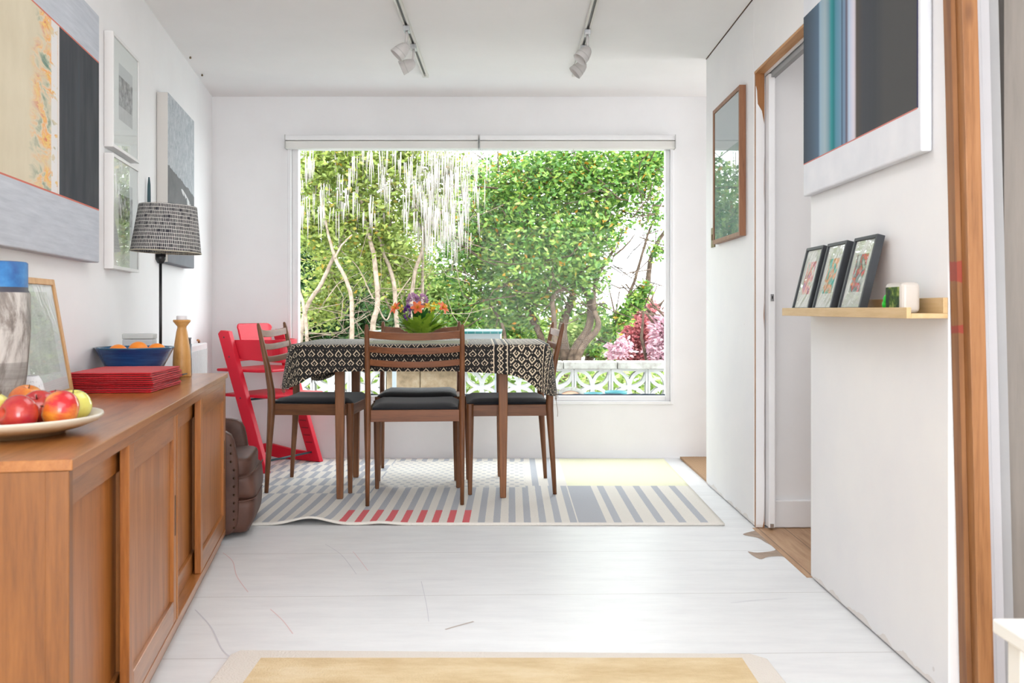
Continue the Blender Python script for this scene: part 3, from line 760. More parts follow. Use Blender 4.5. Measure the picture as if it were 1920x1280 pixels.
# framed picture builder: local +Y out of wall, -X is the viewer's right
def pic_mat(name, fn, rough=.5, coat=0.0):
    M = Mat(name, (.8, .8, .8), .8, .2); x, y, z = M.coord(); M.set('Base Color', fn(M, x, z))
    if coat: M.set('Coat Weight', coat); M.set('Coat Roughness', .02); M.set('Coat IOR', 1.5)
    return M.m
def framed(name, label, cat, loc, rz, w, h, fw, fd, fm, pm, tilt=0, mat_w=None, glass=True, group=None):
    """w along wall, z from 0 to h"""
    t = thing(name, label, cat, loc, rz, group); t.rotation_euler = (tilt, 0, rz)
    m = MB().box(-w / 2, -w / 2 + fw, 0, fd, 0, h).box(w / 2 - fw, w / 2, 0, fd, 0, h).box(-w / 2 + fw, w / 2 - fw, 0, fd, 0, fw).box(-w / 2 + fw, w / 2 - fw, 0, fd, h - fw, h)
    m.build('frame', fm, t, bevel=.001)
    MB().box(-w / 2 + fw, w / 2 - fw, fd * .15, fd - .006, fw, h - fw).build('picture', pm, t)
    if glass: MB().box(-w / 2 + fw, w / 2 - fw, fd - .0055, fd - .004, fw, h - fw).build('glass', M_glass, t)
    return t
# leaning oak frame
def f_lean(M, x, z):
    n = M.noise(M.vec(x, 0.0, z), 18, 5, .6); c = M.ramp(n, [(.35, (.52, .53, .51)), (.65, (.66, .67, .65))])  # print colour lightened to stand for reflections in its glass
    ins = x.between(-.12, .12) * z.between(.07, .30); return M.mix(ins, (.70, .70, .72), c)
yc = 2.545; bx, by = WL(yc)
framed('oak_picture_frame', 'light oak framed picture leaning on the wall behind the vase', 'picture', (bx + WLN.x * .065, by + WLN.y * .065, ZS + .001), WL_RZ, .38, .338, .017, .020, M_oakframe, pic_mat('glare_paled_print', f_lean), R(9.5))
# red felt mats
nap0 = None
for k in range(5):
    lb = ['bottom red felt place mat of the stack on the sideboard', 'second red felt place mat from the bottom of the stack', 'middle red felt place mat of the stack of five', 'fourth red felt place mat, just under the top one', 'topmost red felt place mat of the stack before the blue bowl'][k]
    rr = random.Random(k + 3); m = MB(); w0, l0, h = .248, .345, .0102; z0 = k * .0112
    nx, ny = 10, 12; vs = []
    for lay in (0, 1, 2, 3):
        for jj in range(ny + 1):
            for ii in range(nx + 1):
                a, b = ii / nx, jj / ny; e = min(a, 1 - a, b, 1 - b); rd = 1 if e < .001 else 0
                zz = (0 if lay == 0 else h) if lay in (0, 3) else 0
                vs.append((a * w0 + rr.gauss(0, .0012) * rd, b * l0 + rr.gauss(0, .0010) * rd, (0.0006 if lay == 0 else .0045 if lay == 1 else .0064 if lay == 2 else .0106) + rr.gauss(0, .00022)))
    W = nx + 1; K = W * (ny + 1); fs = []
    for base in (0, 2 * K):
        for jj in range(ny):
            for ii in range(nx): a = base + jj * W + ii; fs += [(a, a + W, a + 1 + W, a + 1), (K + a, K + a + 1, K + a + 1 + W, K + a + W)]
        for ii in range(nx): a = base + ny * W + ii; i0 = base + ii; fs += [(i0, i0 + 1, K + i0 + 1, K + i0), (a, K + a, K + a + 1, a + 1)]
        for jj in range(ny): a = base + jj * W; b = a + nx; fs += [(a, K + a, K + a + W, a + W), (b, b + W, K + b + W, K + b)]
    m.add(vs, fs); o = m.build('felt_place_mat', M_redfelt, bevel=.002)
    o.location = (-1.328 + rr.uniform(-.004, .004), 2.775 + rr.uniform(-.005, .005), ZS + .0006 + k * .0122); o.rotation_euler.z = R(6 + rr.uniform(-1.3, 1.3))
    tag(o, lb, 'place mat', 'folded red felt place mats')
# blue bowl
bm_ = Mat('blue_glaze', (.01, .05, .2), .25, .5, Coat_Weight=.4); x, y, z = bm_.coord()
bm_.set('Base Color', bm_.mix(z.gt(.1125) * .7, bm_.ramp(bm_.noise(bm_.vec(x * 2, y * 2, z * 25), 3, 5, .6), [(.3, (.006, .03, .12)), (.7, (.018, .085, .26))]), (.01, .10, .17)))
m = MB().lathe([(.001, 0), (.068, 0), (.074, .005), (.102, .060), (.130, .114), (.1325, .118), (.129, .1185), (.125, .114), (.097, .062), (.068, .012), (.001, .009)], 64)
o = m.build('fruit_bowl', bm_.m); o.location = (*at(253, 3.275), ZS + .0005); BX, BY = at(253, 3.275)
tag(o, 'dark blue glazed bowl of oranges behind the red place mats', 'bowl')
om = Mat('orange_peel', (.86, .25, .015), .38); x, y, z = om.coord(); om.bump(om.vor(om.vec(x, y, z), 260), .25, .001)
for dx, dy, dz, lb in ((-.055, -.01, .096, 'orange at the left side of the blue bowl'), (.020, -.02, .106, 'largest orange in the middle of the blue bowl'), (.072, .012, .099, 'orange at the right side of the blue bowl, before the lamp stem'), (-.005, .062, .088, 'orange at the back of the blue bowl beside the grey box')):
    o = MB().lathe([(max(.0003, .034 * math.sin(PI * k / 16)), -.032 * math.cos(PI * k / 16)) for k in range(17)], 24).build('orange', om.m)
    o.location = (BX + dx, BY + dy, ZS + dz); tag(o, lb, 'orange', 'oranges in the blue bowl')
# grey box
gx, gy = at(262, 3.475)
g = thing('small_box', 'small pale grey box between the blue bowl and the wall', 'box', (gx, gy, ZS), R(6))
MB().box(-.054, .054, -.030, .030, .001, .140).build('box_body', plain('pale_grey_card', (.50, .52, .54), .6), g, bevel=.003)
MB().box(-.055, .055, -.031, .031, .141, .160).build('box_lid', plain('grey_green_card', (.52, .54, .53), .6), g, bevel=.003)
# lamp
lx, ly = at(301, 3.57)
lp = thing('table_lamp', 'black stick lamp with black and white hatched drum shade on the sideboard', 'lamp', (lx, ly, ZS), R(20))
MB().lathe([(.001, 0), (.045, 0), (.046, .006), (.03, .012), (.001, .013)], 32).build('base', M_black, lp)
MB().tube([(0, 0, .012), (0, 0, .44)], .0055, 12).build('pole', M_black, lp)
MB().lathe([(.006, .425), (.012, .428), (.019, .442), (.019, .462), (.001, .463)], 24).build('socket', M_black, lp)
def shade_mat():
    M = Mat('hatched_shade', (.03, .03, .04), .9, .2); uvn = M.node('ShaderNodeUVMap'); uvn.uv_map = 'uv'
    sp = M.node('ShaderNodeSeparateXYZ'); M.nt.links.new(uvn.outputs[0], sp.inputs[0]); U = E(M.nt, sp.outputs[0]); V = E(M.nt, sp.outputs[1])
    wob = M.noise(M.vec(U * 14, V * 3, 0.0), 2.0, 3) * .35
    r = V * 13 + wob; row = r.fl(); cell = (U * 118 + (row * .631).fr() * 3 + M.noise(M.vec(U * 50, row, 0.0), 1.0, 2) * .9)
    ln = (r.fr() - .5).ab().gt(.425); lv = (cell.fr() - .5).ab().gt(.36); 
    keep = M.noise(M.vec(cell.fl() * 1.7, row * 2.3, 0.0), 5, 0).gt(.32)
    f = ln.mx(lv * keep)
    M.set('Base Color', M.mix(f * .9, (.045, .045, .055), (.62, .60, .56))); M.bump(M.noise(M.vec(U * 300, V * 120, 0.0), 1, 2), .4, .001); return M.m
n = 96; vs = []; uv = []; fs = []
for i, (r, z) in enumerate([(.129, .470), (.127, .482), (.106, .645), (.105, .648)]):
    for k in range(n + 1):
        a = 2 * PI * k / n; vs.append((r * math.cos(a), r * math.sin(a), z)); uv.append((k / n, (z - .47) / .178))
for i in range(3):
    for k in range(n): a = i * (n + 1) + k; fs.append((a, a + 1, a + n + 2, a + n + 1))
m = MB(); m.M = Matrix.Rotation(R(2.4), 4, 'Y') @ Matrix(); m.add(vs, fs, True)
o = m.build('lamp_shade', shade_mat(), lp, uv=uv); o.modifiers.new('s', 'SOLIDIFY').thickness = .002
rg = MB(); ring = [(.129 * math.cos(a), .129 * math.sin(a), .470) for a in np.linspace(0, 2 * PI, 49)]; rg.M = Matrix.Rotation(R(2.4), 4, 'Y')
rg.tube(ring, .002, 6, cap=False)
for a in (0, 2 * PI / 3, 4 * PI / 3): rg.tube([(0, 0, .466), (.127 * math.cos(a), .127 * math.sin(a), .473)], .0012, 5)
rg.build('shade_ring', plain('cream_hem', (.52, .48, .38), .7), lp)
# candlestick
m = MB().lathe([(.001, 0), (.033, 0), (.0335, .002), (.0325, .06), (.0318, .064), (.0322, .067), (.0300, .10), (.020, .165), (.0165, .180), (.0165, .186), (.031, .204), (.0318, .209), (.030, .211), (.021, .211), (.001, .209)], 32)
cs = thing('candlestick', 'turned pale oak candlestick holding a small white candle near the far end of the sideboard', 'candlestick', (*at(341, 3.49), ZS + .0005))
m.build('holder', M_turned, cs)
MB().lathe([(.001, .209), (.0185, .209), (.0195, .212), (.0195, .224), (.017, .226), (.001, .2255)], 24).build('candle', plain('white_wax', (.66, .64, .66), .5), cs)
cx, cy = at(353.5, 3.58)
g = thing('metal_canister', 'slim grey metal canister half hidden behind the wooden candlestick', 'canister', (cx, cy, ZS + .0005))
MB().lathe([(.001, 0), (.012, 0), (.012, .118), (.001, .118)], 20).build('tube', plain('grey_metal', (.23, .24, .26), .4, metal=.6), g)
MB().lathe([(.001, .118), (.009, .118), (.009, .136), (.011, .138), (.011, .142), (.001, .142)], 20).build('cap', bpy.data.materials['grey_metal'], g)
# curved dark wallet
m = MB(); secs = []
for k in range(13):
    a = k / 12; x = (a - .5) * .085; z = .004 + .006 * math.cos(a * PI * 2.0) + (.004 * a)
    secs.append([(x, -.035, z - .002), (x, .035, z - .002), (x, .035, z + .002), (x, -.035, z + .002)])
m.sweep(None, secs, True); o = m.build('leather_sleeve', plain('charcoal_leather', (.05, .055, .06), .5), smooth=False); o.location = (*at(322, 3.40), ZS + .0005); o.rotation_euler.z = R(-8)
tag(o, 'flat curled charcoal sleeve lying in front of the lamp foot', 'sleeve')

# ================================================================= LEFT WALL HANGINGS
def onL(d, z, off=.001): x, y = WL(d); return (x + WLN.x * off, y + WLN.y * off, z)
kL = 1 / math.cos(math.atan(.16))
def f_big_left(M, x, z):
    # local: x>0 is toward camera; origin in the middle of the canvas, width 1.16
    n = M.noise(M.vec(x * 1.5, 0.0, z), 3, 6, .6); nx = M.noise(M.vec(x * 3, 0.0, z * 40), 2, 4, .6)
    band_ = M.ramp(nx, [(.3, (.42, .45, .50)), (.7, (.53, .56, .61))])
    x0 = -.586                                     # far edge
    s = x - x0
    dark = M.ramp(M.noise(M.vec(x * 8, 0.0, z * 1.5), 2, 5, .6), [(.35, (.040, .046, .056)), (.6, (.062, .066, .074)), (.85, (.05, .075, .095))])
    cream = M.ramp(n, [(.3, (.55, .49, .36)), (.7, (.66, .60, .46))])
    warp = s + (M.noise(M.vec(0.0, 0.0, z), 14, 4, .7) - .5) * .22
    blotn = M.noise(M.vec(x * 4, 0.0, z * 11), 2.0, 5, .6, .6)
    blot = M.ramp(blotn, [(.36, (.03, .16, .14)), (.42, (.35, .42, .32)), (.47, (.70, .58, .42)), (.52, (.80, .28, .04)), (.56, (.82, .55, .10)), (.62, (.62, .10, .04))])
    f1 = (1 - ((warp - .53).ab() / .15)).mx(0.0).mn(1.0)._m('POWER', .6) * ((M.noise(M.vec(x * 3, 0.0, z * 7), 1.5, 4) - .41) * 8).mx(0.0).mn(1.0) 
    cream = M.mix(f1 * .8, cream, blot)
    cream = M.mix(s.between(.445, .50) * M.noise(M.vec(x * 5, 0.0, z * 12), 3, 4).gt(.42), cream, (.68, .67, .66))
    c = M.mix(s.gt(.438), dark, cream); c = M.mix(s.between(.428, .442), c, (.72, .68, .66))
    zt = .676; zb = .178
    out = z.gt(zt).mx(z.lt(zb)); red = (z - zt).ab().lt(.0025).mx((z - zb).ab().lt(.0025))
    c = M.mix(out, c, band_); return M.mix(red, c, (.55, .16, .12))
dm = 3.155 - 1.16 / 2 / kL
def canvas(name, label, loc, rz, w, h, th, pm, bevel=.004):
    t = thing(name, label, 'painting', loc, rz); MB().box(-w / 2, w / 2, 0, th, 0, h).build('canvas', pm, t, bevel=bevel)
    return t
canvas('abstract_painting', 'large abstract canvas of cream, orange flecks and charcoal between blue-grey bands on the left wall', onL(dm, 1.078), WL_RZ, 1.16, .835, .04, pic_mat('cream_charcoal_painting', f_big_left, .45))
def photo_pic(name, x0, x1, z0, z1, ph):
    def fn(M, x, z):
        n = M.noise(M.vec(x, 0.0, z), 34, 6, .7, .3); c = M.ramp(n, [(.35, (.10, .10, .10)), (.5, (.30, .30, .30)), (.68, (.62, .62, .63))])
        up = M.ramp((z - z0) / (z1 - z0), [(.0, (.45, .45, .45)), (.35, (.5, .5, .5)), (.36, (0, 0, 0))])
        sky = z.gt(z0 + (z1 - z0) * .78); c = M.mix(sky, c, (.55, .56, .57)); low = z.lt(z0 + (z1 - z0) * .25); c = M.mix(low * .8, c, (.58, .58, .58))
        ins = x.between(x0, x1) * z.between(z0, z1); return M.mix(ins, (.76, .76, .755), c)
    return pic_mat(name, fn, .5)
M_wframe = plain('white_frame_paint', (.74, .735, .73), .45)
dmid = (3.365 + 3.76) / 2; wf_ = .395 * kL
framed('white_picture_frame', 'upper white frame with a small grey street photograph on the left wall', 'picture', onL(dmid, 1.508), WL_RZ, wf_, .418, .012, .032, M_wframe, photo_pic('grey_photo', -.11, .10, .12, .33, 0), group='white framed photographs')
framed('white_picture_frame', 'lower white frame directly below, partly behind the lampshade', 'picture', onL(dmid, 1.068), WL_RZ, wf_, .418, .012, .032, M_wframe, photo_pic('pale_photo', -.11, .10, .12, .33, 1), group='white framed photographs')
def f_grey(M, x, z):
    n = M.noise(M.vec(x * 3, 0.0, z * 3), 3, 7, .7, .6); rg_ = M.noise(M.vec(x * 4, 0.0, z * 3), 4, 8, .75, 2.5)
    sky = M.ramp(rg_, [(.3, (.30, .34, .37)), (.5, (.44, .47, .50)), (.7, (.60, .62, .64))]); sea = M.ramp(n, [(.3, (.155, .16, .165)), (.7, (.21, .215, .22))])
    hz = .41 + (n - .5) * .05 + x * .10
    c = M.mix(z.gt(hz), sea, sky)
    foam = (((x + .14) / .16).sq() + ((z - .33 - (x + .14) * .25) / .018).sq()).lt(1.0) * n.gt(.46); c = M.mix(foam, c, (.66, .67, .68))
    low = z.lt(.2); return M.mix(low * .5, c, (.25, .27, .31))
dg0, dg1 = 4.226, 4.88
gp = canvas('seascape_painting', 'grey seascape canvas with thick pale brushwork behind the lamp, nearest the window corner', onL((dg0 + dg1) / 2, 1.134), WL_RZ, (dg1 - dg0) * kL, .772, .05, pic_mat('grey_seascape', f_grey, .4))
M_side = plain('pale_canvas_edge', (.60, .58, .55), .8)
wg = (dg1 - dg0) * kL
MB().box(wg / 2, wg / 2 + .0015, .001, .048, .002, .770).build('canvas_edge', M_side, gp)
# dark stick hung on the wall
t = MB().tube([(0, .012, 0), (0, .012, .05), (0, .012, .20), (0, .012, .25), (0, .012, .275), (.002, .012, .285)], [.006, .0075, .0075, .0065, .004, .003], 10)
o = t.build('hanging_stick', M_teal_dark); o.location = onL(4.02, 1.205); o.rotation_euler.z = WL_RZ; tag(o, 'slim dark teal stick on the wall, its tip rising above the lampshade', 'stick')
# radiator
rd = thing('radiator', 'white panel radiator on the left wall between the sideboard and the corner', 'radiator', onL(4.62, .12, .002), WL_RZ)
MB().box(-.45, .45, .03, .085, 0, .62).build('panel', M_trim, rd, bevel=.006)
m = MB()
for k in range(28): m.box(-.43 + k * .0317, -.43 + k * .0317 + .012, .085, .089, .03, .59)
m.build('fins', M_trim, rd, bevel=.002)
MB().box(-.3, -.26, 0, .03, .1, .5).build('wall_bracket', M_trim, rd); MB().box(.26, .3, 0, .03, .1, .5).build('wall_bracket', M_trim, rd)
MB().tube([(-.40, .05, .618), (-.40, .05, .632), (-.36, .05, .636)], .006, 8).build('valve', M_copper, rd)
# ceiling screws
for px, py in ((357, 106), (379, 139)):
    d = (CEIL - CH) * F / (580 - py); x = (px - 960) / F * d
    o = MB().lathe([(.001, -.012), (.005, -.012), (.006, -.008), (.003, 0)], 8).build('ceiling_hook', M_brass); o.location = (x, d, CEIL + .001)
    tag(o, 'tiny brass hook in the ceiling, ' + ('nearer the camera' if py < 120 else 'nearer the back wall'), 'hook', 'hooks in the ceiling by the left wall')

# ================================================================= RIGHT WALL HANGINGS
def onR(y, z, off=.001): return (XR - off, y, z)
RR = R(90)      # local +Y -> -X world ; local X -> +Y world
def f_big_right(M, x, z):
    # px columns converted to distance from the far edge (far = +x)
    s = .46 - x
    def P(px): d = .996 * F / (px - 960); return 3.19 - d
    stops = [(1503, (.055, .068, .085)), (1521, (.075, .11, .15)), (1535, (.10, .16, .23)), (1538, (.30, .43, .53)), (1547, (.36, .46, .50)), (1553, (.22, .34, .40)), (1559, (.04, .28, .30)), (1564, (.015, .19, .21)), (1568, (.10, .27, .36)), (1577, (.17, .30, .42)), (1579, (.07, .11, .16)), (1583, (.20, .32, .46)), (1588, (.13, .10, .13)), (1592, (.45, .56, .72)), (1598, (.62, .62, .72)), (1603, (.66, .61, .66)), (1606, (.09, .075, .065)), (1618, (.062, .066, .075)), (1640, (.055, .06, .068)), (1660, (.075, .075, .075))]
    st = [(max(0, min(1, P(p) / .9)), c) for p, c in stops]
    sw = (s + (M.noise(M.vec(s * 30, 0.0, z * .5), 2, 3) - .5) * .006) / .9
    c = M.ramp(sw, st[:20], 'CONSTANT' if False else 'LINEAR')
    c = M.mix(M.noise(M.vec(x * 60, 0.0, z * .6), 2, 4) * .12, c, (.12, .13, .15))
    frame = z.lt(.109).mx(z.gt(.610)).mx(s.gt(.903))
    navy = s.between(.896, .904) * z.between(.109, .610); wh = M.ramp(M.noise(M.vec(x, 0.0, z), 9, 4), [(.3, (.66, .68, .72)), (.7, (.74, .75, .78))])
    c = M.mix(frame, c, wh); c = M.mix(navy, c, (.03, .03, .09)); red = (z - .109).ab().lt(.002) * s.lt(.90)
    return M.mix(red, c, (.55, .2, .17))
canvas('stripe_painting', 'large canvas of teal, blue and charcoal vertical stripes with white edges on the right wall', onR(2.73, 1.305), RR, .92, .72, .028, pic_mat('teal_stripe_painting', f_big_right, .45), .005)
# walnut frame on far panel
def f_prt(M, x, z):
    n = M.noise(M.vec(x, 0.0, z), 12, 6, .6); c = M.ramp(n, [(.3, (.13, .22, .21)), (.7, (.34, .42, .38))])
    return M.mix(z.gt(.42), c, (.46, .50, .52))
framed('walnut_picture_frame', 'tall walnut framed glazed picture on the far panel of the partition', 'picture', onR(4.355, 1.243), RR, .545, .66, .019, .028, M_walnutframe, pic_mat('dim_print', f_prt, .4))
# switch
sw = thing('light_switch', 'small aged brass light switch under the walnut picture frame', 'switch', onR(4.735, 1.235), RR)
MB().box(-.036, .036, 0, .006, 0, .10).build('plate', M_brass, sw, bevel=.002)
MB().box(-.008, .008, .006, .012, .035, .065).build('rocker', M_brass, sw, bevel=.001)
# ledge
lg = thing('picture_ledge', 'pale pine picture ledge on the right wall holding three black frames', 'shelf', (XR, 2.19, 0))
MB().box(-.098, -.087, 0, 1.01, .899, .925).build('front_lip', M_ashledge, lg, bevel=.001)
MB().box(-.087, -.001, 0, 1.01, .899, .911).build('shelf_board', M_ashledge, lg, bevel=.001)
MB().box(-.012, -.001, 0, 1.01, .911, .948).build('back_board', M_ashledge, lg, bevel=.001)
# three black frames (tilt back against the wall)
def f_card(cols):
    def fn(M, x, z):
        n = M.vor(M.vec(x * 2.2, 0.0, z), 26, 'F1', 'Color'); nn = M.noise(M.vec(x, 0.0, z), 30, 4)
        c = M.ramp(nn, cols); ins = x.between(-.042, .042) * z.between(.055, .165); return M.mix(ins, (.62, .62, .60), c)
    return fn
C1 = [(.3, (.08, .25, .20)), (.42, (.55, .55, .5)), (.52, (.75, .30, .25)), (.62, (.30, .12, .3)), (.75, (.7, .6, .2))]
C2 = [(.3, (.03, .30, .25)), (.45, (.10, .42, .36)), (.55, (.75, .28, .10)), (.65, (.6, .6, .55))]
C3 = [(.35, (.62, .62, .62)), (.5, (.15, .2, .22)), (.56, (.7, .08, .10)), (.66, (.3, .4, .42))]
for (yc, cc, lb) in ((3.055, C1, 'small black frame with a pink card, farthest along the pine ledge'), (2.845, C2, 'small black frame with a green and orange card, middle one on the pine ledge'), (2.615, C3, 'small black frame with a red figure card, nearest of three on the pine ledge')):
    t = framed('black_picture_frame', lb, 'picture', (XR - .0635, yc, .9118), RR, .17, .215, .010, .022, M_blackframe, pic_mat('card_print_%d' % int(yc * 10), f_card(cc)), R(14), group='black frames on the picture ledge')
    MB().box(-.08, .08, -.0015, 0, .006, .209).build('backing_board', M_pine, t)
# clock + green toy
ck = thing('desk_clock', 'rounded white cube clock with dark glossy screen on the pine ledge', 'clock', (XR - .0575, 2.312, .9115), RR)
MB().box(-.052, .052, -.024, .024, 0, .075).build('case', M_whiteplastic, ck, bevel=.012, seg=4)
scn = Mat('dark_green_screen', (.03, .05, .03), .6, .1); x, y, z = scn.coord(); scn.set('Base Color', scn.ramp(scn.noise(scn.vec(x, y, z), 60, 5), [(.4, (.02, .035, .025)), (.55, (.06, .12, .02)), (.65, (.25, .30, .08))])); MB().box(-.040, .040, .0238, .0252, .007, .064).build('screen', scn.m, ck, bevel=.0005)
m = MB(); rnd = random.Random(8)
for k in range(7):
    a = k * .9; rr = .012; m.lathe([(max(.0003, .011 * math.sin(PI * q / 6)), -.014 * math.cos(PI * q / 6) + .024 + .010 * math.sin(k * 2)) for q in range(7)], 10, (.008 * math.cos(a), .008 * math.sin(a), 0))
m.box(-.008, .008, -.008, .008, 0, .02)
o = m.build('green_toy', plain('bright_green_plastic', (.02, .62, .04), .35)); o.location = (XR - .055, 2.395, .9115); tag(o, 'tiny bright green crumpled toy behind the white clock on the ledge', 'toy')

# ================================================================= CEILING TRACKS
M_track = plain('white_track', (.66, .65, .61), .45)
def track(x, y1, side):
    t = thing('track_rail', ('left' if side < 0 else 'right') + ' white ceiling lighting track running towards the window', 'lighting track', (x, 0, CEIL), 0, 'ceiling lighting tracks')
    MB().box(-.016, -.006, 2.2, y1, -.018, -.0002).box(.006, .016, 2.2, y1, -.018, -.0002).box(-.006, .006, 2.2, y1, -.006, -.0002).build('rail', M_track, t, bevel=.001)
    MB().box(-.017, .017, y1, y1 + .03, -.019, -.0002).build('end_cap', M_track, t, bevel=.002)
    MB().box(-.005, .005, 2.2, y1 - .02, -.0085, -.0062).build('conductor', plain('dark_conductor', (.12, .12, .12), .4) if side < 0 else bpy.data.materials['dark_conductor'], t)
track(-.485, 5.22, -1); track(.352, 5.20, 1)
def spot(x, y, dx, aim, lb):
    t = thing('spotlight', lb, 'spotlight', (x, y, CEIL - .019), 0, 'white track spotlights')
    MB().box(-.014, .014, -.030, .030, -.022, .0).build('adapter', M_steel, t, bevel=.002)
    MB().tube([(0, 0, -.022), (dx * .1, 0, -.05), (dx * .4, .0, -.075)], [.006, .006, .0055], 10).build('stem', M_lightbody, t)
    m = MB(); d = Vector(aim).normalized(); q = Vector((0, 0, 1)).rotation_difference(d).to_matrix().to_4x4()
    m.M = Matrix.Translation((dx * .4, 0, -.088)) @ q @ Matrix.Translation((0, 0, -.012))
    m.lathe([(.001, 0), (.012, .002), (.022, .012), (.029, .030), (.033, .050), (.036, .072), (.0365, .075), (.034, .075), (.031, .055), (.001, .045)], 32)
    h = m.build('head', M_lightbody, t)
    m2 = MB(); m2.M = m.M; m2.lathe([(.0332, .049), (.0339, .050), (.0339, .052), (.0332, .053)], 32); m2.build('ring', plain('ring_grey', (.45, .44, .43), .5) if 'ring_grey' not in bpy.data.materials else bpy.data.materials['ring_grey'], h)
spot(-.485, 4.30, -.01, (-.75, -.1, -.8), 'white spotlight on the left track, the one nearer the camera')
spot(-.485, 4.60, -.01, (-.80, .0, -.35), 'white spotlight on the left track, the lower one nearer the window')
spot(.352, 4.36, .005, (-.62, -.2, -.8), 'white spotlight on the right track, the one nearer the camera')
spot(.352, 4.62, .005, (-.65, .0, -.65), 'white spotlight on the right track, the lower one nearer the window')

# ================================================================= BLINDS
def blind(x0, x1, lb, chain):
    t = thing('roller_blind', lb, 'blind', ((x0 + x1) / 2, YB, 0), 0, 'rolled up blinds over the window'); w = (x1 - x0) / 2
    MB().box(-w, w, -.075, -.014, 1.957, 1.988).build('cassette', M_trim, t, bevel=.004)
    MB().box(-w, w, -.068, -.014, 1.908, 1.955).build('rolled_blind', paint('blind_cloth', (.74, .73, .70), .7, .02) if chain < 0 else bpy.data.materials['blind_cloth'], t, bevel=.006)
    for q in (-w, w - .004): MB().box(q, q + .004, -.08, -.014, 1.906, 1.99).build('bracket', bpy.data.materials.get('grey_bracket') or plain('grey_bracket', (.45, .45, .44), .5), t)
blind(-1.392, -.205, 'left one of two rolled up white blinds along the window top', -1)
blind(-.199, 1.003, 'right one of two rolled up white blinds along the window top', 1)
rg = MB().tube([(.014 * math.cos(a), 0, .014 * math.sin(a)) for a in np.linspace(0, 2 * PI, 20)], .0025, 6, cap=False).tube([(0, 0, .014), (0, 0, .03)], .002, 6)
o = rg.build('window_hook', M_whiteplastic); o.location = ((1075 - 960) / F * 5.75, 5.745, 1.878); tag(o, 'small white ring pull hanging below the right blind', 'ring pull')

# ================================================================= LEATHER CHILD'S ARMCHAIR (facing +x)
ac = thing('childs_armchair', 'small worn brown leather armchair with studded arms tucked behind the sideboard', 'armchair', (-1.326, 3.912, 0), R(10))
def softbox(x0, x1, y0, y1, z0, z1, nm, bev, sub=2, f=None):
    m = MB(); n = 6; 
    bm = bmesh.new(); bmesh.ops.create_cube(bm, size=1); bmesh.ops.subdivide_edges(bm, edges=bm.edges, cuts=5, use_grid_fill=True)
    vs = []
    for v_ in bm.verts:
        x, y, z = v_.co * 2
        # super-ellipsoid rounding
        p = 11; k = (abs(x) ** p + abs(y) ** p + abs(z) ** p) ** (1 / p); s_ = 1 / k if k > 1 else 1
        x, y, z = x * s_, y * s_, z * s_
        X = (x0 + x1) / 2 + x * (x1 - x0) / 2; Y = (y0 + y1) / 2 + y * (y1 - y0) / 2; Z = (z0 + z1) / 2 + z * (z1 - z0) / 2
        if f: X, Y, Z = f(X, Y, Z)
        vs.append((X, Y, Z))
    bm.verts.index_update(); fs = [tuple(v_.index for v_ in fc.verts) for fc in bm.faces]; bm.free()
    m.add(vs, fs, True); return m.build(nm, M_leather, ac, sub=1)
def bulge(X, Y, Z):
    k = math.sin(PI * min(1, max(0, Z / .30))) * .02; return (X + (k if X > .1 else 0), Y, Z)
def bulge2(X, Y, Z): return (X + (.012 if X > .1 and .15 < Z < .29 else 0) - (.012 if X > .1 and Z < .06 else 0), Y, Z)
def tee(X, Y, Z):      # cushion widens in front of the arms
    k = min(1, max(0, (X - .13) / .05)); return (X - (.02 if Z < .28 else 0) * 0, Y * (1 + .22 * k), Z)
def front(X, Y, Z):
    return (X + (.012 * math.sin(PI * min(1, max(0, (Z - .02) / .26))) - (.012 if Z < .06 else 0) if X > .15 else 0), Y, Z)
softbox(.10, .248, -.200, .212, .012, .160, 'base', .02, f=front)
softbox(.10, .252, -.200, .212, .150, .262, 'seat_front', .02, f=front)
softbox(-.14, .244, -.166, .166, .235, .325, 'seat_cushion', .03, f=tee)
for s in (-1, 1):
    yy = s * .2
    a_ = softbox(-.17, .197, yy - .030, yy + .030, .012, .440, 'arm', .02, f=lambda X, Y, Z: (X - (.012 if Z > .30 else 0), Y, Z))
    m = MB()
    for k in range(11):
        z = .05 + k * .033
        m.M = Matrix.Translation((.182 - (.012 if z > .3 else 0), yy + s * .0305, z)) @ Matrix.Rotation(-s * PI / 2, 4, 'X'); m.lathe([(.0048, 0), (.0042, .0035), (.0005, .0055)], 8)
        m.M = Matrix(); st = m.build('stud', plain('dark_brass_stud', (.10, .06, .035), .35, metal=1.0) if 'dark_brass_stud' not in bpy.data.materials else bpy.data.materials['dark_brass_stud'], a_); m = MB()
softbox(-.20, -.11, -.20, .20, .02, .50, 'backrest', .03)
m = MB()
m.tube(curve([(.196, -.212, .245), (.226, -.206, .25), (.256, -.18, .266), (.264, -.05, .268), (.264, .1, .268)]), .0028, 6).build('piping', M_leather, ac)
MB().tube(curve([(.196, -.212, .150), (.226, -.206, .153), (.256, -.18, .158), (.262, -.05, .158), (.262, .1, .158)]), .0028, 6).build('piping', M_leather, ac)

# ================================================================= WHITE TABLE, NEAR RIGHT
wt = thing('white_side_table', 'plain white side table cut off by the lower right corner of the photo', 'side table', (.732, .80, 0))
M_wt = plain('white_table_lacquer', (.78, .78, .75), .4)
MB().box(0, .55, 0, .623, .428, .45).build('tabletop', M_wt, wt, bevel=.003)
for x, y in ((.014, .57), (.014, .012), (.50, .57), (.50, .012)): MB().box(x, x + .035, y, y + .035, 0, .428).build('leg', M_wt, wt, bevel=.002)
MB().box(.05, .50, .58, .60, .36, .428).build('apron', M_wt, wt)

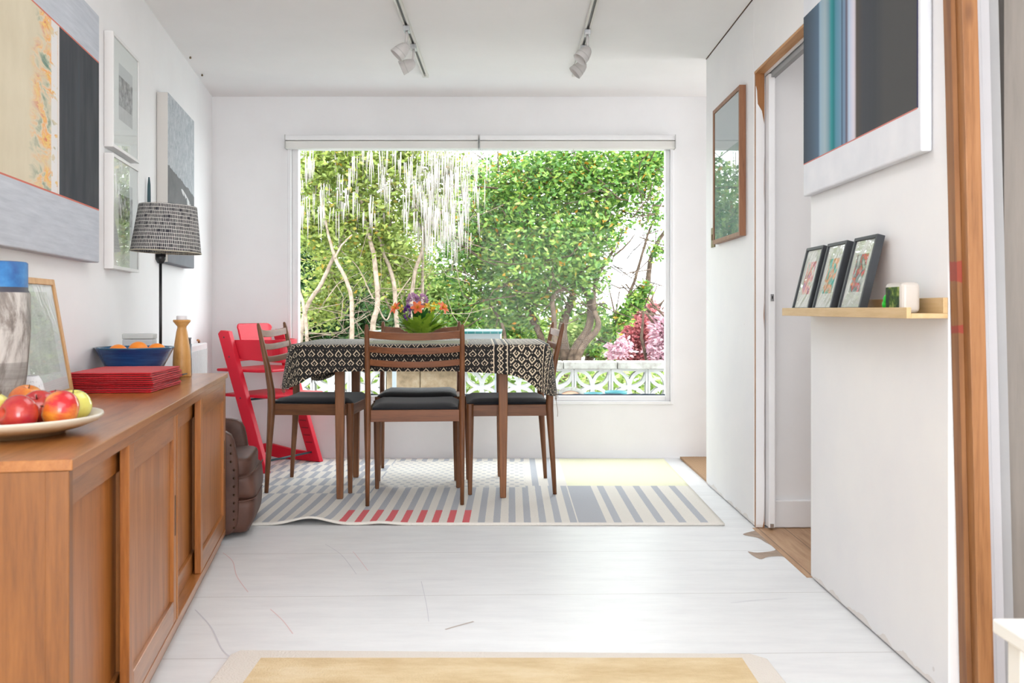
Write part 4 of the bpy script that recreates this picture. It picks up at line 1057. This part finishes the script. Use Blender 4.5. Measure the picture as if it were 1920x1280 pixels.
# ================================================================= FLOWERS ON THE TABLE
FX, FY = at(788, 4.78); FZ = RZ + TT + .0065
def leafm(name, c1, c2, tr=.25, rough=.45):
    m = bpy.data.materials.new(name); m.use_nodes = True; nt = m.node_tree; b = nt.nodes['Principled BSDF']; o = nt.nodes['Material Output']
    g = nt.nodes.new('ShaderNodeNewGeometry'); r = nt.nodes.new('ShaderNodeValToRGB'); nt.links.new(g.outputs['Random Per Island'], r.inputs[0])
    cols = c1 if isinstance(c1, list) else [(0, c1), (1, c2)]
    while len(r.color_ramp.elements) < len(cols): r.color_ramp.elements.new(.5)
    for e, (p, c) in zip(r.color_ramp.elements, cols): e.position = p; e.color = (c + (1,))[:4]
    nt.links.new(r.outputs[0], b.inputs['Base Color']); b.inputs['Roughness'].default_value = rough
    if tr:
        t = nt.nodes.new('ShaderNodeBsdfTranslucent'); mx = nt.nodes.new('ShaderNodeMixShader'); mx.inputs[0].default_value = tr
        nt.links.new(r.outputs[0], t.inputs[0]); nt.links.new(b.outputs[0], mx.inputs[1]); nt.links.new(t.outputs[0], mx.inputs[2]); nt.links.new(mx.outputs[0], o.inputs[0])
    return m
bq = thing('flower_bouquet', 'bouquet of orange lilies and purple flowers in a low glass vase on the table', 'flowers', (FX, FY, FZ))
vsm = MB().lathe([(.001, 0), (.030, 0), (.036, .008), (.040, .025), (.034, .042), (.032, .045), (.029, .045), (.036, .025), (.03, .008), (.001, .006)], 32)
vsm.build('glass_vase', plain('green_tinted_glass', (.10, .20, .10), .1), bq)
def blade(m, base, direc, L, Wd, droop=.3, lobes=0, n=8, twist=0.0):
    d = Vector(direc).normalized(); side = d.cross(Vector((0, 0, 1))); side = side.normalized() if side.length > .01 else Vector((1, 0, 0))
    side = Matrix.Rotation(twist, 3, d) @ side
    vs = []; p = Vector(base)
    for i in range(n + 1):
        t_ = i / n; wd = Wd * math.sin(PI * min(1, t_ * .92 + .04)) ** .7
        if lobes: wd *= .70 + .30 * (1 if (i % 4 in (1, 2)) else -.4)
        dd = (d + Vector((0, 0, -droop * t_ * 2))).normalized(); nrm = side.cross(dd)
        vs += [p - side * wd + nrm * .15 * wd, p, p + side * wd + nrm * .15 * wd]; p = p + dd * L / n
    fs = []
    for i in range(n): a = i * 3; fs += [(a, a + 1, a + 4, a + 3), (a + 1, a + 2, a + 5, a + 4)]
    m.add(vs, fs, True)
rnd = random.Random(12); m = MB()
for k in range(80):
    a = rnd.uniform(0, 2 * PI); el = rnd.uniform(.35, 1.1)
    blade(m, (.02 * math.cos(a), .02 * math.sin(a), .03 + rnd.random() * .015), (math.cos(a), math.sin(a) * .9, math.tan(el) * 1.1), rnd.uniform(.10, .145), rnd.uniform(.017, .025), .10, 1, 14, rnd.uniform(-.6, .6))
m.build('foliage', leafm('lobed_green', (.14, .30, .02), (.34, .50, .05), .3), bq)
m = MB()
for k in range(13):
    a = rnd.uniform(0, 2 * PI); blade(m, (.015 * math.cos(a), .015 * math.sin(a), .08), (.5 * math.cos(a), .4 * math.sin(a), 1), rnd.uniform(.07, .10), rnd.uniform(.012, .02), .05, 0, 8, rnd.uniform(-1, 1))
m.build('dark_leaves', leafm('deep_green_leaf', (.01, .07, .015), (.04, .16, .02), .15), bq)
def lily(c, look, s, nm='lily'):
    m = MB(); L = Vector(look).normalized(); q = Vector((0, 0, 1)).rotation_difference(L).to_matrix().to_4x4(); m.M = Matrix.Translation(c) @ q
    for k in range(6):
        a = k * PI / 3 + .2; blade(m, (0, 0, 0), (math.cos(a), math.sin(a), .9), s, s * .24, .55, 0, 8)
    f = m.build(nm, leafm('orange_petal', (.75, .10, .03), (.85, .20, .07), .3) if 'orange_petal' not in bpy.data.materials else bpy.data.materials['orange_petal'], bq)
    m = MB(); m.M = Matrix.Translation(c) @ q
    for k in range(6): a = k * PI / 3; m.tube([(0, 0, 0), (.3 * s * math.cos(a), .3 * s * math.sin(a), s * .75)], .0012, 5)
    m.build('stamen', plain('yellow_stamen', (.75, .45, .03), .6) if 'yellow_stamen' not in bpy.data.materials else bpy.data.materials['yellow_stamen'], f)
    m = MB(); m.tube([(0, 0, .07), (c[0] * .5, c[1] * .5, c[2] * .6), c], .002, 6); m.build('stem', bpy.data.materials['deep_green_leaf'], bq)
lily((-.008, -.06, .172), (.1, -1, .35), .040); lily((-.122, -.01, .168), (-.6, -.6, .5), .040); lily((.112, .0, .170), (.7, -.5, .5), .042)
def puff(c, rx, rz, n, mt, nm, sz):
    m = MB(); r_ = random.Random(int(c[0] * 1e4) + n)
    for k in range(n):
        th = r_.uniform(0, 2 * PI); ph = math.acos(r_.uniform(-1, 1)); d = Vector((math.sin(ph) * math.cos(th), math.sin(ph) * math.sin(th), math.cos(ph)))
        blade(m, (c[0] + d.x * rx * .6, c[1] + d.y * rx * .6, c[2] + d.z * rz * .75), d + Vector((0, 0, .4)), sz, sz * .35, .2, 0, 4, r_.uniform(-1, 1))
    m.build(nm, mt, bq)
puff((-.036, -.01, .205), .038, .042, 170, leafm('mauve_petal', (.42, .20, .38), (.62, .40, .56), .3), 'mauve_flower', .016)
puff((.008, .02, .212), .030, .030, 90, bpy.data.materials['mauve_petal'], 'mauve_flower', .016)
puff((-.062, -.04, .150), .018, .042, 110, leafm('purple_petal', (.10, .02, .20), (.24, .07, .36), .2), 'purple_flower', .012)
for c in ((.040, -.02, .180), (.062, .0, .160), (.03, .02, .190), (.07, .02, .185), (-.10, .02, .17)):
    puff(c, .009, .009, 14, leafm('yellow_petal', (.75, .45, .02), (.85, .62, .08), .3) if 'yellow_petal' not in bpy.data.materials else bpy.data.materials['yellow_petal'], 'yellow_blossom', .014)
# tray / mat under the vase
tr = thing('serving_tray', 'thin dark green tray with pale rim lying under the bouquet', 'tray', (-.455, 4.62, FZ), TR)
MB().box(-.235, .235, -.13, .02, 0, .006).build('tray_base', plain('deep_green_tray', (.03, .055, .035), .5), tr, bevel=.002)
MB().box(-.238, .238, -.1335, -.130, .0, .010).box(-.238, .238, .02, .0235, 0, .010).box(-.2385, -.235, -.13, .02, 0, .010).box(.235, .2385, -.13, .02, 0, .010).build('tray_rim', plain('pale_straw_rim', (.42, .43, .32), .6), tr)

# ================================================================= OUTSIDE
def stone(name, a, b, c, sc=8, bump=.5):
    M = Mat(name, a, .9, .2); x, y, z = M.coord(); v = M.vec(x, y, z); n = M.noise(v, sc, 7, .65); M.set('Base Color', M.ramp(n, [(.3, c), (.5, a), (.7, b)])); M.bump(n, bump, .01); return M.m
struct(MB().box(-9, 9, YB + .16, 24, -.2, .05).build('ground', stone('pale_paving', (.32, .31, .29), (.38, .37, .35), (.24, .23, .22), 3)))
M_coping = stone('weathered_white_coping', (.42, .41, .38), (.50, .49, .46), (.24, .22, .19), 14, .3)
M_screen = stone('white_painted_block', (.60, .60, .59), (.68, .68, .675), (.44, .44, .43), 10, .2)
gw = thing('garden_wall', 'low white garden wall of pierced screen blocks with stone coping beyond the window', 'wall', (0, 7.35, .05))
ZB = .115; BS = .289
m = MB()
xs = [-3.3 + k * .60 + (.02 if k % 2 else 0) for k in range(12)]
random.seed(3); x = -3.3
while x < 3.2:
    L = random.choice([.44, .6, .42, .6]); 
    cp = MB().box(x + .003, x + L - .003, -.09, .10, .405, .463).build('coping_stone', M_coping, gw, bevel=.006); x += L
MB().box(-3.3, 3.3, -.045, .045, 0, ZB).build('footing', M_coping, gw)
def screen_block(x0, wdt=.027):
    m = MB(); z0 = ZB; h = BS; fwid = .017; y0, y1 = -.045, .045
    x1 = x0 + BS
    m.box(x0 + .002, x0 + fwid, y0, y1, z0, z0 + h).box(x1 - fwid, x1 - .002, y0, y1, z0, z0 + h).box(x0 + fwid, x1 - fwid, y0, y1, z0, z0 + fwid).box(x0 + fwid, x1 - fwid, y0, y1, z0 + h - fwid, z0 + h)
    cx, cz = (x0 + x1) / 2, z0 + h / 2; D = (h / 2 - fwid * .5) 
    for sx in (-1, 1):
        for sz in (-1, 1):
            for bs in (-1, 1):
                p0 = Vector((cx, cz)); p1 = Vector((cx + sx * D, cz + sz * D)); mid = (p0 + p1) / 2; n_ = Vector((-(p1 - p0).y, (p1 - p0).x)).normalized() * bs * .042
                cpts = []
                for k in range(9):
                    t_ = k / 8; b_ = (1 - t_) ** 2 * p0 + 2 * t_ * (1 - t_) * (mid + n_ * 2) + t_ ** 2 * p1; cpts.append(b_)
                secs = []
                for k in range(9):
                    tg = (cpts[min(k + 1, 8)] - cpts[max(k - 1, 0)]).normalized(); nn = Vector((-tg.y, tg.x)) * wdt * .5
                    a_, c_ = cpts[k] + nn, cpts[k] - nn; yo = .004 + .0006 * (4 * (sx > 0) + 2 * (sz > 0) + (bs > 0)); secs.append([(a_.x, y0 + yo, a_.y), (c_.x, y0 + yo, c_.y), (c_.x, y1 - yo, c_.y), (a_.x, y1 - yo, a_.y)])
                m.sweep(None, secs)
    m.build('screen_block', M_screen, gw)
# screen blocks right of the stone section, and left of it
x = -.38
while x < 3.0: screen_block(x); x += BS
x = -.985 - BS
while x > -3.2: screen_block(x, .038); x -= BS
M_sand = stone('buff_stone', (.30, .22, .14), (.38, .30, .21), (.19, .14, .09), 12, .8)
for (a_, b_, mt) in ((-.982, -.72, M_sand), (-.717, -.385, M_sand)):
    MB().box(a_, b_, -.05, .05, ZB, ZB + BS).build('stone_block', mt, gw, bevel=.01)
# pots & dish
def pot(px, d, r, h, c, lb, name='turquoise_pot', cat='pot'):
    o = MB().lathe([(.001, 0), (r * .8, 0), (r * .86, .01), (r, h - .015), (r * 1.04, h - .012), (r * 1.04, h), (r * .95, h), (r * .8, .03), (.001, .02)], 32).build(name, c)
    o.location = (*at(px, d), .051); tag(o, lb, cat, 'turquoise garden pots')
M_turq = Mat('turquoise_glaze', (.05, .28, .32), .3).m
pot(1113, 6.55, .065, .285, M_turq, 'shorter turquoise pot just outside the window, left of the pair')
pot(1155, 6.45, .075, .305, M_turq, 'taller turquoise pot just outside the window, right of the pair')
dsh = thing('terracotta_dish', 'round terracotta dish with white rim standing on edge against the garden wall', 'dish', (*at(1070, 6.9), .05))
m = MB(); m.M = Matrix.Translation((0, 0, .150)) @ Matrix.Rotation(R(80), 4, 'X'); m.lathe([(.001, 0), (.118, 0), (.118, .012), (.001, .012)], 40); m.build('disc', plain('peach_clay', (.66, .38, .26), .7), dsh)
m = MB(); m.M = Matrix.Translation((0, 0, .150)) @ Matrix.Rotation(R(80), 4, 'X'); m.lathe([(.118, -.002), (.145, -.002), (.148, .02), (.118, .014)], 40); m.build('rim', M_coping, dsh)
# teal tiled table
tm = Mat('teal_tiles', (.02, .25, .27), .2, .5); x, y, z = tm.coord(); gr = ((x / .05).fr() - .5).ab().gt(.47).mx(((y / .05).fr() - .5).ab().gt(.47)).mx(((z / .028).fr() - .5).ab().gt(.46))
tm.set('Base Color', tm.mix(gr, tm.ramp(tm.noise(tm.vec((x / .05).fl(), (y / .05).fl(), (z / .028).fl()), 3, 0), [(.3, (.01, .20, .22)), (.7, (.04, .33, .34))]), (.35, .55, .58)))
tt = thing('tiled_garden_table', 'garden table with teal tiled top and pale blue legs outside the window', 'garden table', (-.49, 6.42, .05), 0)
M_pblue = plain('pale_blue_paint', (.55, .62, .66), .5)
MB().box(-.43, .42, -.36, .36, .712, .728).build('tiled_top', tm.m, tt)
MB().box(-.435, .425, -.365, .365, .722, .728).box(-.435, .425, -.366, -.3605, .685, .72).build('edge_trim', plain('pale_aqua_trim', (.45, .68, .72), .4), tt) if False else None
MB().box(-.425, .415, -.356, .356, .62, .7115).build('apron', M_pblue, tt)
for sx in (-.36, .39):
    for sy in (-.32, .32): MB().box(sx - .014, sx + .014, sy - .014, sy + .014, 0, .60).build('leg', M_pblue, tt)

# ---------------------------------------------------------------- vegetation
def leaves(name, mat, parent, centers, size, seed, flat=.55, droop=0.0):
    """centers: (N,3) array of leaf positions -> one mesh of small folded leaves"""
    rs = np.random.RandomState(seed); N = len(centers)
    d = rs.normal(size=(N, 3)); d[:, 2] = d[:, 2] * flat - droop; d /= np.linalg.norm(d, axis=1)[:, None]
    u = rs.normal(size=(N, 3)); s = np.cross(d, u); s /= np.linalg.norm(s, axis=1)[:, None]; nrm = np.cross(s, d)
    L = size * rs.uniform(.6, 1.3, N)[:, None]; Wd = L * .24
    p0 = centers; pm = centers + d * L * .5; p1 = centers + d * L + nrm * L * -.08
    a = pm + s * Wd + nrm * Wd * .4; b = pm - s * Wd + nrm * Wd * .4
    V = np.stack([p0, a, p1, b], 1).reshape(-1, 3)
    me = bpy.data.meshes.new(name); me.vertices.add(4 * N); me.vertices.foreach_set('co', V.ravel())
    idx = np.arange(N)[:, None] * 4; tri = np.concatenate([idx + [0, 1, 2], idx + [0, 2, 3]], 1).reshape(-1)
    me.loops.add(6 * N); me.loops.foreach_set('vertex_index', tri.astype(np.int32))
    me.polygons.add(2 * N); me.polygons.foreach_set('loop_start', np.arange(0, 6 * N, 3, dtype=np.int32)); me.polygons.foreach_set('loop_total', np.full(2 * N, 3, np.int32))
    me.update(); me.validate(); me.materials.append(mat)
    o = bpy.data.objects.new(name, me); COL.objects.link(o); o.parent = parent; return o
OFFD = 0.0
def wp(px, py, d):
    d = d + OFFD
    return np.array(((px - 960) / F * d, d, CH - (py - 580) / F * d))
def blob_pts(blobs, seed, shell=.5):
    rs = np.random.RandomState(seed); out = []
    for (px, py, d, rpx, ry, n) in blobs:
        n = int(n * 1.3)
        c = wp(px, py, d); r = rpx / F * (d + OFFD)
        v = rs.normal(size=(n, 3)); v /= np.linalg.norm(v, axis=1)[:, None]; q = rs.uniform(0, 1, n) ** shell
        out.append(c + v * q[:, None] * np.array([r, r * .9, r * ry]))
    return np.concatenate(out)
M_bark = stone('grey_brown_bark', (.095, .065, .048), (.16, .115, .085), (.035, .024, .018), 20, .6)
M_barkp = stone('pale_bark', (.27, .21, .165), (.36, .29, .24), (.15, .11, .08), 18, .4)
def trunk(parent, paths, mat, org, name='trunk', rs=1.0):
    m = MB(); m.M = Matrix.Translation(-Vector(org))
    for pts, r0, r1, d in paths:
        P = [tuple(wp(px, py, d + (i * .06 if d else 0))) for i, (px, py) in enumerate(pts)]
        P = curve(P, 5); n = len(P); rr = [(r0 + (r1 - r0) * i / (n - 1)) * rs for i in range(n)]
        rnd2 = random.Random(len(pts) + int(pts[0][0])); P = [(x + rnd2.gauss(0, .002), y, z) for x, y, z in P]
        m.tube(P, rr, 8)
    return m.build(name, mat, parent)
def twigs(parent, mat, org, box, d, n, seed, L=(.2, .6), r=.004, up=.5, name='twigs'):
    m = MB(); m.M = Matrix.Translation(-Vector(org)); rr = random.Random(seed)
    for k in range(n):
        px = rr.uniform(box[0], box[1]); py = rr.uniform(box[2], box[3]); p = Vector(wp(px, py, d + rr.uniform(-.3, .5)))
        v = Vector((rr.gauss(0, 1), rr.gauss(0, .4), rr.gauss(up, .6))).normalized() * rr.uniform(*L); q = v.cross(Vector((0, 1, 0))) * rr.uniform(-.2, .2)
        m.tube([p, p + v * .5 + q, p + v], [r, r * .8, r * .4], 4)
    return m.build(name, mat, parent)

# left tree with tassels
LT = Vector((*at(700, 9.0), .05))
lt_ = thing('tassel_tree', 'pale many-stemmed tree hung with long cream tassels outside on the left', 'tree', LT)
trunk(lt_, [([(575, 790), (576, 637), (569, 575), (560, 540), (548, 500)], .035, .022, 8.8), ([(560, 760), (568, 600), (604, 529), (626, 480), (646, 436), (652, 380), (640, 290), (630, 240)], .045, .018, 9.0),
            ([(662, 790), (660, 637), (657, 548), (628, 482), (616, 440), (600, 360)], .045, .018, 8.7), ([(690, 800), (698, 621), (708, 570), (703, 493), (694, 449), (681, 394), (668, 340), (649, 292), (630, 230)], .055, .02, 8.9),
            ([(750, 800), (742, 570), (732, 506), (717, 465), (733, 416), (740, 350), (760, 260)], .045, .016, 9.1), ([(716, 462), (704, 420), (700, 360), (715, 300)], .028, .01, 9.2),
            ([(765, 800), (772, 548), (790, 474), (791, 430), (764, 372), (750, 300), (744, 240)], .04, .014, 9.2), ([(791, 432), (820, 408), (838, 378), (862, 320), (880, 240)], .025, .01, 9.2),
            ([(790, 800), (792, 560), (793, 470)], .035, .022, 9.4), ([(708, 575), (725, 600), (742, 560), (770, 520)], .016, .008, 8.9), ([(628, 484), (640, 460), (660, 440)], .02, .01, 8.8), ([(700, 560), (690, 540), (670, 500), (640, 470)], .014, .006, 9.0)],
      M_barkp, LT, rs=.55)
twigs(lt_, M_barkp, LT, (556, 880, 270, 640), 9.3, 110, 5, (.2, .7), .0035, .5)
twigs(lt_, M_barkp, LT, (560, 720, 560, 650), 9.0, 30, 8, (.3, .8), .0035, .1, 'low_twigs')
pts = blob_pts([(580, 320, 9.1, 60, 1.0, 1000), (660, 300, 9.2, 70, 1.0, 1400), (760, 300, 9.3, 80, 1.0, 1500), (600, 420, 9.2, 70, 1.0, 1500), (700, 400, 9.3, 70, 1.0, 1500), (700, 480, 9.4, 80, 1.0, 1200), (600, 580, 9.5, 60, .8, 500), (800, 400, 9.4, 60, 1.0, 700), (620, 520, 9.6, 70, 1, 700), (760, 500, 9.6, 60, 1, 500), (840, 320, 9.4, 50, 1, 500)], 21, .7)
leaves('foliage', leafm('yellow_green_leaf', [(0, (.12, .17, .035)), (.5, (.24, .32, .06)), (.93, (.42, .48, .13)), (1, (.50, .30, .03))], None, .35), lt_, pts - np.array(LT), .066, 1, .6)
m = MB(); m.M = Matrix.Translation(-LT); rr = random.Random(31)
for k in range(430):
    px = rr.choice([rr.uniform(556, 880), rr.gauss(830, 38), rr.uniform(560, 900)]); py = rr.uniform(230, 400) + (px > 780) * rr.uniform(0, 60)
    if px > 915: continue
    d = 8.9 + rr.uniform(-.35, .5); p = Vector(wp(px, py, d)); L = rr.uniform(.12, .34); sw_ = rr.uniform(-.01, .01)
    m.tube([p, p + Vector((sw_, 0, -L * .5)), p + Vector((sw_ * 1.5, 0, -L))], [.0025, .0042, .0015], 4)
    for q in range(2):
        if rr.random() < .6: p2 = p + Vector((rr.uniform(-.03, .03), rr.uniform(-.02, .02), 0)); m.tube([p2, p2 + Vector((sw_, 0, -L * .8))], [.004, .002], 4)
m.build('tassels', plain('cream_tassel', (.37, .335, .31), .9), lt_)['kind'] = 'stuff'

# right tree: dense glossy crown, twisted stems
OFFD = .55
RT = Vector((*at(1080, 10.35), .05))
rt_ = thing('evergreen_tree', 'dense green evergreen tree with twisted brown stems outside right of the flowers', 'tree', RT)
trunk(rt_, [([(1056, 790), (1059, 672), (1055, 614), (1072, 560), (1080, 500), (1100, 440)], .085, .03, 9.7), ([(1066, 790), (1072, 672), (1104, 614), (1106, 564), (1088, 530), (1070, 480)], .075, .025, 9.6),
            ([(1076, 790), (1084, 668), (1121, 614), (1113, 573), (1120, 520), (1150, 470)], .055, .02, 9.5), ([(1090, 790), (1105, 672), (1138, 631), (1180, 580), (1212, 540), (1221, 482), (1245, 436), (1280, 400)], .07, .02, 9.9),
            ([(1175, 585), (1177, 560), (1192, 519), (1212, 449), (1222, 420), (1240, 380)], .03, .012, 9.9), ([(1040, 790), (1018, 645), (993, 590), (985, 560), (965, 500)], .055, .02, 9.7), ([(1045, 790), (1039, 610), (1037, 556), (1060, 540)], .045, .02, 9.5),
            ([(1030, 700), (1014, 639), (1000, 560), (1020, 480)], .05, .02, 9.8), ([(948, 690), (945, 620), (925, 580), (900, 540)], .03, .012, 9.6), ([(1150, 480), (1172, 462), (1190, 440)], .018, .008, 9.8), ([(1050, 500), (1090, 440), (1110, 400), (1130, 340)], .03, .012, 9.7), ([(985, 560), (960, 480), (990, 400), (1005, 320)], .03, .012, 9.8)],
      M_bark, RT, rs=.8)
twigs(rt_, M_bark, RT, (860, 1240, 300, 600), 9.7, 220, 6, (.2, .7), .007, .3)
pts = blob_pts([(880, 470, 10.0, 85, 1.0, 2300), (940, 380, 9.9, 95, 1.0, 2800), (1020, 330, 9.8, 95, 1.0, 2800), (1100, 330, 9.8, 90, 1.0, 2500), (1180, 330, 9.9, 75, 1.0, 1800), (1225, 300, 10, 55, 1.0, 900), (1000, 460, 9.7, 95, 1.0, 2600), (1080, 450, 9.7, 80, 1.0, 1900), (930, 560, 9.9, 75, .9, 1700), (1010, 560, 9.9, 70, .8, 1100), (1090, 520, 9.8, 60, .9, 800), (1130, 420, 9.9, 60, 1, 900), (1225, 400, 10.1, 40, 1, 260), (1118, 655, 9.85, 17, 1, 150), (1143, 625, 9.9, 18, 1, 190), (1168, 594, 9.9, 19, 1, 220), (1190, 566, 9.95, 20, 1, 230), (1207, 545, 10, 17, 1, 150), (960, 620, 10, 60, .6, 700), (860, 590, 10, 45, 1, 700), (1235, 470, 10.1, 26, 1, 120), (1110, 590, 10, 40, .8, 350)], 22, .55)
leaves('foliage', leafm('glossy_green_leaf', [(0, (.03, .10, .016)), (.45, (.12, .27, .045)), (.85, (.30, .44, .09)), (.965, (.38, .48, .10)), (.972, (.50, .27, .02)), (1, (.50, .22, .015))], None, .35, .35), rt_, pts - np.array(RT), .068, 2, .6)

OFFD = 0.0
def bush(name, label, px, d, blobs, mat, size, seed, group=None, stem=True):
    o = Vector((*at(px, d), .05)); t = thing(name, label, 'shrub', o, 0, group); P = blob_pts(blobs, seed, .6); leaves('foliage', mat, t, P - np.array(o), size, seed)
    if stem: m = MB(); rr = random.Random(seed); [m.tube([(rr.uniform(-.2, .2), 0, -.02), (rr.uniform(-.3, .3), 0, .5), (rr.uniform(-.6, .6), rr.uniform(-.2, .2), 1.2)], [.03, .02, .008], 6) for k in range(6)]; m.build('stems', M_bark, t)
    return t
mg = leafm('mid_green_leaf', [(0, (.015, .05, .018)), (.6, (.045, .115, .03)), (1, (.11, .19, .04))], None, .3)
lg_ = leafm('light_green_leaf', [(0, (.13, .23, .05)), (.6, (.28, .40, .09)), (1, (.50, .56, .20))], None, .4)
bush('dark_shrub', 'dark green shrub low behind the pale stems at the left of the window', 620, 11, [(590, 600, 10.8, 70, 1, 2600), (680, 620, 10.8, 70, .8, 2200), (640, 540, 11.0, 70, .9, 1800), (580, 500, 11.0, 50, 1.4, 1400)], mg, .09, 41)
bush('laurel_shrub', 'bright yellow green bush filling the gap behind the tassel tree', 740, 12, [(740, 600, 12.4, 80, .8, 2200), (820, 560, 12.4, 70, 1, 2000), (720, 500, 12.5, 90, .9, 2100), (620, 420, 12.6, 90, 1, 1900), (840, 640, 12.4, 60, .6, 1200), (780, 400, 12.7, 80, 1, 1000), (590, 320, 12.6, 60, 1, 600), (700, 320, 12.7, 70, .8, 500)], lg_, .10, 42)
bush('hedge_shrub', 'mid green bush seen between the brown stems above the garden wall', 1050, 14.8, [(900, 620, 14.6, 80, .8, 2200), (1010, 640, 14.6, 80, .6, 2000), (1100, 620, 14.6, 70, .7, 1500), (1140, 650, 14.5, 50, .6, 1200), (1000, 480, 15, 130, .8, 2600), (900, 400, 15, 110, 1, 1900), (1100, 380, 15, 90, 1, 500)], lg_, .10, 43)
bush('red_maple', 'red leaved maple at the far right above the garden wall', 1200, 13.0, [(1203, 640, 13.0, 44, 1.2, 2600), (1213, 590, 13.0, 26, 1.3, 1100), (1175, 660, 13.0, 36, .5, 800)], leafm('wine_red_leaf', [(0, (.46, .12, .14)), (1, (.72, .38, .38))], None, .3), .08, 44)
bush('pink_blossom_shrub', 'pale pink blossoming shrub at the right window edge beside the red maple', 1245, 12.2, [(1250, 620, 12.2, 30, 1.3, 900), (1240, 655, 12.2, 30, .9, 800), (1155, 650, 11.9, 34, .8, 420)], leafm('pale_pink_petal', [(0, (.55, .30, .38)), (1, (.76, .58, .64))], None, .3), .07, 45)

low = thing('ground_cover', 'low bright green planting right behind the pierced garden wall', 'plants', (0, 8.0, .05))
leaves('foliage', lg_, low, np.concatenate([np.random.RandomState(5).uniform((-3.2, -.25, -.02), (3.2, .35, .36), (5200, 3))]), .09, 51, .8)['kind'] = 'stuff'
